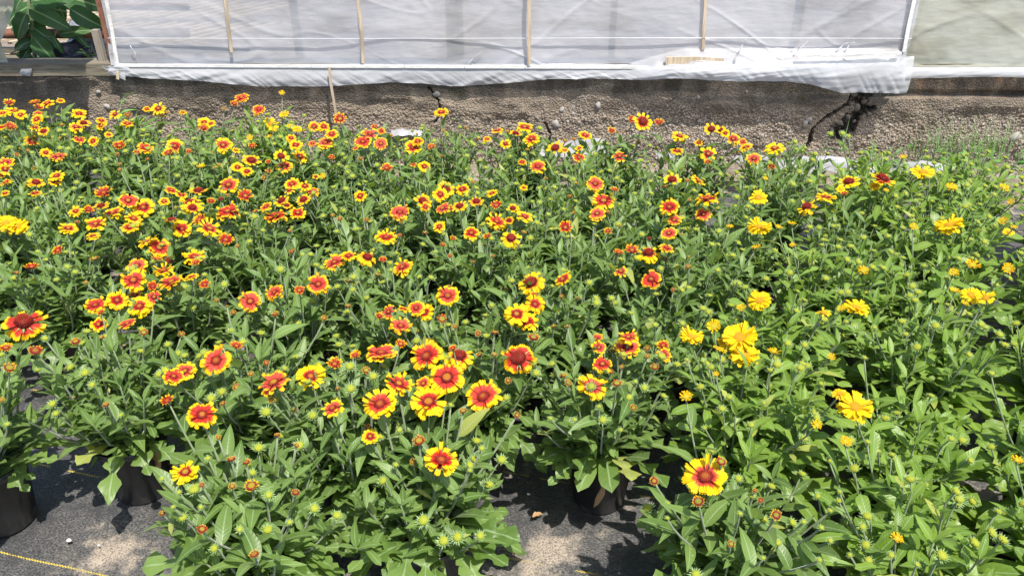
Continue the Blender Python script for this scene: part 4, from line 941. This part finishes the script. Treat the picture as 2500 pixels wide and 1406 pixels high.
def bez(a, b, c, t): return a*(1-t)**2+b*2*t*(1-t)+c*t*t
NEAR_Y = 2.25
def build_plant(i):
    x, y = PL[i]; rr = random.Random(1000+i); yc = cult[i]; sf = '_Y' if yc else ''; near = (y-SL*x*.5) < NEAR_Y
    o = empty('potted_flower_plant', (x, y, .012), label[i], 'potted plant', 'potted blanket flowers standing in rows on the black cloth')
    tilt = Matrix.Rotation(rr.uniform(-.03, .03), 4, 'X')
    link('pot', POT, o, tilt); link('soil', POTSOIL, o, tilt)
    recs = []; stems = MB(); org = Vector((x, y, .012)); crown = Vector((0, 0, .150)); up = Vector((0, 0, 1))
    def leaf(pos, az, el, ln, key, wd=1.0, roll=.5):
        d = Vector((math.cos(az)*math.cos(el), math.sin(az)*math.cos(el), math.sin(el)))
        upv = up if abs(el) < 1.2 else Vector((-math.cos(az), -math.sin(az), .3))
        recs.append((key, rr.randrange(len(LV[key])), Matrix.Translation(pos) @ basis(d, upv, rr.uniform(-roll, roll)) @ Matrix.Diagonal((ln, ln*wd, ln, 1))))
    front = y < 1.6
    nb = rr.randint(52, 60) if front else rr.randint(32, 38)
    for n in range(nb):
        az = n*2.39996+rr.uniform(-.3, .3); u = n/nb; el = rr.uniform(-.25, .25) if u < .5 else rr.uniform(.15, .75)
        ln = rr.uniform(.095, .150)*(1.13 if front else 1)*(1-.25*u); lf = i in (2, 6, 7) or (front and rr.random() < .2)
        key = 'lobed' if (rr.random() < (.45 if yc else .85) and u < .8) else 'spat' if rr.random() < .6 else 'lance'
        pos = crown+Vector((math.cos(az), math.sin(az), 0))*rr.uniform(.02, .055)+up*(.005+.07*u*rr.random())
        leaf(pos, az, el+.25+(.35 if lf else 0), ln*(.82 if lf else 1), key+sf, 1.0+rr.uniform(-.1, .3), .35)
    if front and rr.random() < .8:
        for n in range(rr.randint(1, 2)):
            az = rr.uniform(3.6, 5.8); leaf(crown+Vector((math.cos(az), math.sin(az), 0))*.07, az, -.5, rr.uniform(.05, .08), 'old', .8)
    def bud_at(p, r_, nrm, kind='g', full=False):
        M = Matrix.Translation(p) @ nrm.to_track_quat('Z', 'Y').to_matrix().to_4x4() @ Matrix.Rotation(rr.uniform(0, 6), 4, 'Z') @ Matrix.Diagonal((r_, r_, r_, 1))
        b = link('flower_bud', CAL_BUD[rr.randrange(3)], o, M)
        c = link('bud_centre', D_BUD[rr.randrange(2)], b, Matrix.Diagonal((.74, .74, .74, 1)))
        c.color = (*((.44, .54, .04) if kind == 'g' else (.62, .50, .03)), 1.6)
    ns = rr.randint(24, 28)
    if y > 1.8: ns += 3
    tall_ = rr.uniform(.345, .395) if y > 1.25 else rr.uniform(.31, .35)
    if yc: tall_ += .01
    for n in range(ns):
        az = n*2.39996+rr.uniform(-.5, .5); rad_ = .168*math.sqrt((n+.3)/ns)*rr.uniform(.75, 1.1)
        tipz = tall_+.012-.46*rad_+rr.uniform(-.03, .025)
        base = crown+Vector((math.cos(az), math.sin(az), 0))*rad_*.2; tip = Vector((math.cos(az)*rad_, math.sin(az)*rad_, tipz)); mid = base.lerp(tip, .45)+Vector((math.cos(az), math.sin(az), -.2))*.02
        bud = rr.random() < (.62 if yc else .52)
        nl = rr.randint(11, 14)
        for q in range(nl):
            t = .12+.80*q/(nl-1); p = bez(base, mid, tip, t); a2 = az+q*2.4+rr.uniform(-.5, .5)
            ln = rr.uniform(.044, .074)*(1.08-.35*t)*(1.12 if yc else 1)
            key = ('spat' if rr.random() < (.75 if yc else .25) else 'lance' if rr.random() < .62 else 'narrow')+sf
            if t < .75 and rr.random() < .35: key = 'lobed'+sf
            leaf(p, a2, rr.uniform(.25, .8)+.45*t, ln, key, rr.uniform(.85, 1.15) if not yc else rr.uniform(1.0, 1.35), .6)
        if bud:
            e = tip+Vector((math.cos(az)*.01, math.sin(az)*.01, rr.uniform(.010, .035))); stems.tube([base, mid, tip.lerp(mid, .3), tip, e], .0022, .0013, 5)
            s = rr.uniform(.0078, .0118)
            bud_at(e, s, (Vector((math.cos(az)*.3, math.sin(az)*.3-.15, 1))+Vector((rr.uniform(-.3, .3), rr.uniform(-.3, .3), 0))).normalized())
        else:
            stems.tube([base, mid, tip.lerp(mid, .3), tip], .0026, .0014, 5)
            for q in range(3): leaf(tip, az+q*2.1, rr.uniform(.6, 1.1), rr.uniform(.035, .055), 'narrow'+sf, 1.1)
    # the heads of the list
    for (p, R, k, own, wpx2) in heads:
        if own != i: continue
        q = p-org; az = math.atan2(q.y, q.x); base = crown+Vector((rr.uniform(-.02, .02), rr.uniform(-.02, .02), 0))
        mid = Vector((q.x*.75, q.y*.75, .5*(base.z+q.z)+.02)); big = k in 'rydp' and wpx2 >= 36
        view = Vector((-p.x, -p.y, 0)).normalized()
        tl = rr.uniform(.02, .48)+(.15 if y > 2.2 else 0)
        nrm = (up+view*tl+Vector((rr.gauss(0, .22), rr.gauss(0, .16), 0))).normalized()
        end = q-nrm*R*.25; st = [bez(base, mid, end, t/6) for t in range(7)]
        for n in range(6):
            t = .15+.12*n; leaf(bez(base, mid, end, t), az+n*2.4, rr.uniform(.3, .9), rr.uniform(.055, .085), ('lance' if not yc else 'spat')+sf)
        M = Matrix.Translation(q) @ nrm.to_track_quat('Z', 'Y').to_matrix().to_4x4() @ Matrix.Rotation(rr.uniform(0, 6), 4, 'Z')
        if k == 'g':
            stems.tube(st, .0022, .0017, 5); bud_at(q, R*.72, nrm); continue
        if k in 'bks':
            stems.tube(st, .0024, .0019, 5)
            h = link('flower_head', CAL_BUD[rr.randrange(3)], o, M @ Matrix.Diagonal((R*.62, R*.62, R*.62, 1)))
            if k != 's':
                s_ = 1.22 if k == 'b' else 1.40
                w2 = link('petals', WH['stub'][rr.randrange(4)], h, Matrix.Diagonal((s_, s_, s_*.9, 1)), kind='stuff')
                w2.color = (rr.uniform(.78, .95), 0, rr.uniform(.3, .7), 1)
            c = link('flower_centre', D_FLAT[0] if k != 's' else D_CONE[0], h, Matrix.Diagonal((.86 if k != 'k' else .98,)*2+(.8, 1)))
            cc = rr.choice([(.36, .36, .03), (.42, .34, .02), (.34, .20, .02), (.36, .40, .03), (.30, .34, .03)]) if k != 's' else (.20, .05, .02)
            c.color = (*cc, rr.uniform(.52, .72) if k != 's' else .4); continue
        h = link('flower', CAL_OPEN[rr.randrange(2)], o, M @ Matrix.Diagonal((R*.42, R*.42, R*.42, 1)))
        if near and big:
            mb = MB(); mb.tube([s_-end for s_ in st], .0022, .0016, 6)
            link('stalk', mb.mesh('stalk', [M_STEM]), h, (M @ Matrix.Diagonal((R*.42, R*.42, R*.42, 1))).inverted() @ Matrix.Translation(end))
        else: stems.tube(st, .0022, .0015, 5)
        S_ = 1/.42; jit = rr.uniform(-.06, .06)+(.16 if k == 'd' and wpx2 > 85 else 0)
        col = {'r': (.80+jit*1.2, rr.uniform(.2, 1), rr.uniform(.6, 1), 1), 'y': (.63+jit*1.6, rr.uniform(0, .7), rr.uniform(.75, 1), 1), 'd': (.58+jit*1.5, rr.uniform(.1, .6), rr.uniform(.6, 1), 1),
               'o': (.80+jit, rr.uniform(0, .4), rr.uniform(.4, .9), 1), 'p': (0, 0, rr.uniform(.85, 1), 1), 'q': (0, 0, rr.uniform(.6, .9), 1)}[k]
        geo = 'roll' if k in 'oq' else 'open'
        if near and big and wpx2 >= 50:
            n1 = rr.randint(16, 19)
            for lay in ((0, 1) if k != 'p' else (0, 1, 0)):
                for n in range(n1 if lay == 0 else int(n1*.7)):
                    if k == 'd' and rr.random() < .12: continue
                    a = 2*math.pi*(n+.5*lay)/(n1 if lay == 0 else int(n1*.7))+rr.uniform(-.10, .10)
                    g = 'roll' if rr.random() < .10 else 'open'
                    tiltp = rr.uniform(-.20, .18)+.10*lay+(.28 if k == 'd' else 0)
                    pt = link('petal', PET[g][rr.randrange(6)], h, Matrix.Scale(S_, 4) @ Matrix.Rotation(a, 4, 'Z') @ Matrix.Translation((0, 0, -.02-.025*lay+rr.uniform(-.012, .012))) @ Matrix.Rotation(tiltp, 4, 'Y') @ Matrix.Diagonal((rr.uniform(.88, 1.04), rr.uniform(.9, 1.15), 1, 1)))
                    pt.color = col
        else:
            src = WH['gap'] if (k == 'd' or rr.random() < .2) and geo == 'open' else WH[geo]
            w2 = link('petals', src[rr.randrange(len(src))], h, Matrix.Scale(S_, 4) @ (Matrix.Rotation(0, 4, 'X') if k != 'd' else Matrix.Diagonal((1, 1, -.5, 1))) @ Matrix.Diagonal((1, 1, .8, 1)), kind='stuff')
            w2.color = col
        if k == 'd':
            dr = .42; c = link('flower_centre', D_CONE[rr.randrange(2)], h, Matrix.Translation((0, 0, .0)) @ Matrix.Diagonal((dr*S_, dr*S_, dr*S_*.8, 1))); c.color = (.24, .028, .008, .35)
        elif k in 'pq':
            dr = .36 if k == 'p' else .5; c = link('flower_centre', D_FLAT[rr.randrange(2)], h, Matrix.Diagonal((dr*S_, dr*S_, dr*S_*.9, 1))); c.color = (.72, .42, .01, 2.0) if k == 'p' else (.60, .56, .02, 2.0)
        else:
            dr = .34 if k != 'o' else .46; c = link('flower_centre', D_FLAT[rr.randrange(2)], h, Matrix.Diagonal((dr*S_, dr*S_, dr*S_, 1)))
            c.color = (*rr.choice([(.55, .22, .02), (.50, .30, .02), (.45, .14, .015)]), rr.uniform(.35, .62))
    link('stems', stems.mesh('stems', [M_STEM]), o, kind='stuff')
    # leaves: objects of their own on near plants (the 290 largest), joined farther off
    if near:
        recs.sort(key=lambda t: -t[2].to_scale().x); own_, rest = recs[:290], recs[290:]
        for key, vi, M in own_: link('leaf', LV[key][vi][0], o, M)
    else: rest = recs
    groups = {}
    for rec in rest: groups.setdefault('old' if rec[0] == 'old' else 'leaf', []).append(rec)
    for gk, rl in groups.items():
        V = []; F = []; U = []; R = []; b = 0
        for key, vi, M in rl:
            _, lv, lf, lu = LV[key][vi]; A = np.array(M); V.append(lv @ A[:3, :3].T+A[:3, 3]); F.append(lf+b); U.append(lu); R.append(np.full(len(lv), rr.random())); b += len(lv)
        link('foliage', np_mesh('foliage', np.vstack(V), np.vstack(F), M_DRY if gk == 'old' else (M_LEAF_Y if yc else M_LEAF), True, np.vstack(U), np.concatenate(R)), o, kind='stuff')
for i in range(NP): build_plant(i)
print('plants', NP, 'objects', len(bpy.data.objects), 'rows', NROW)
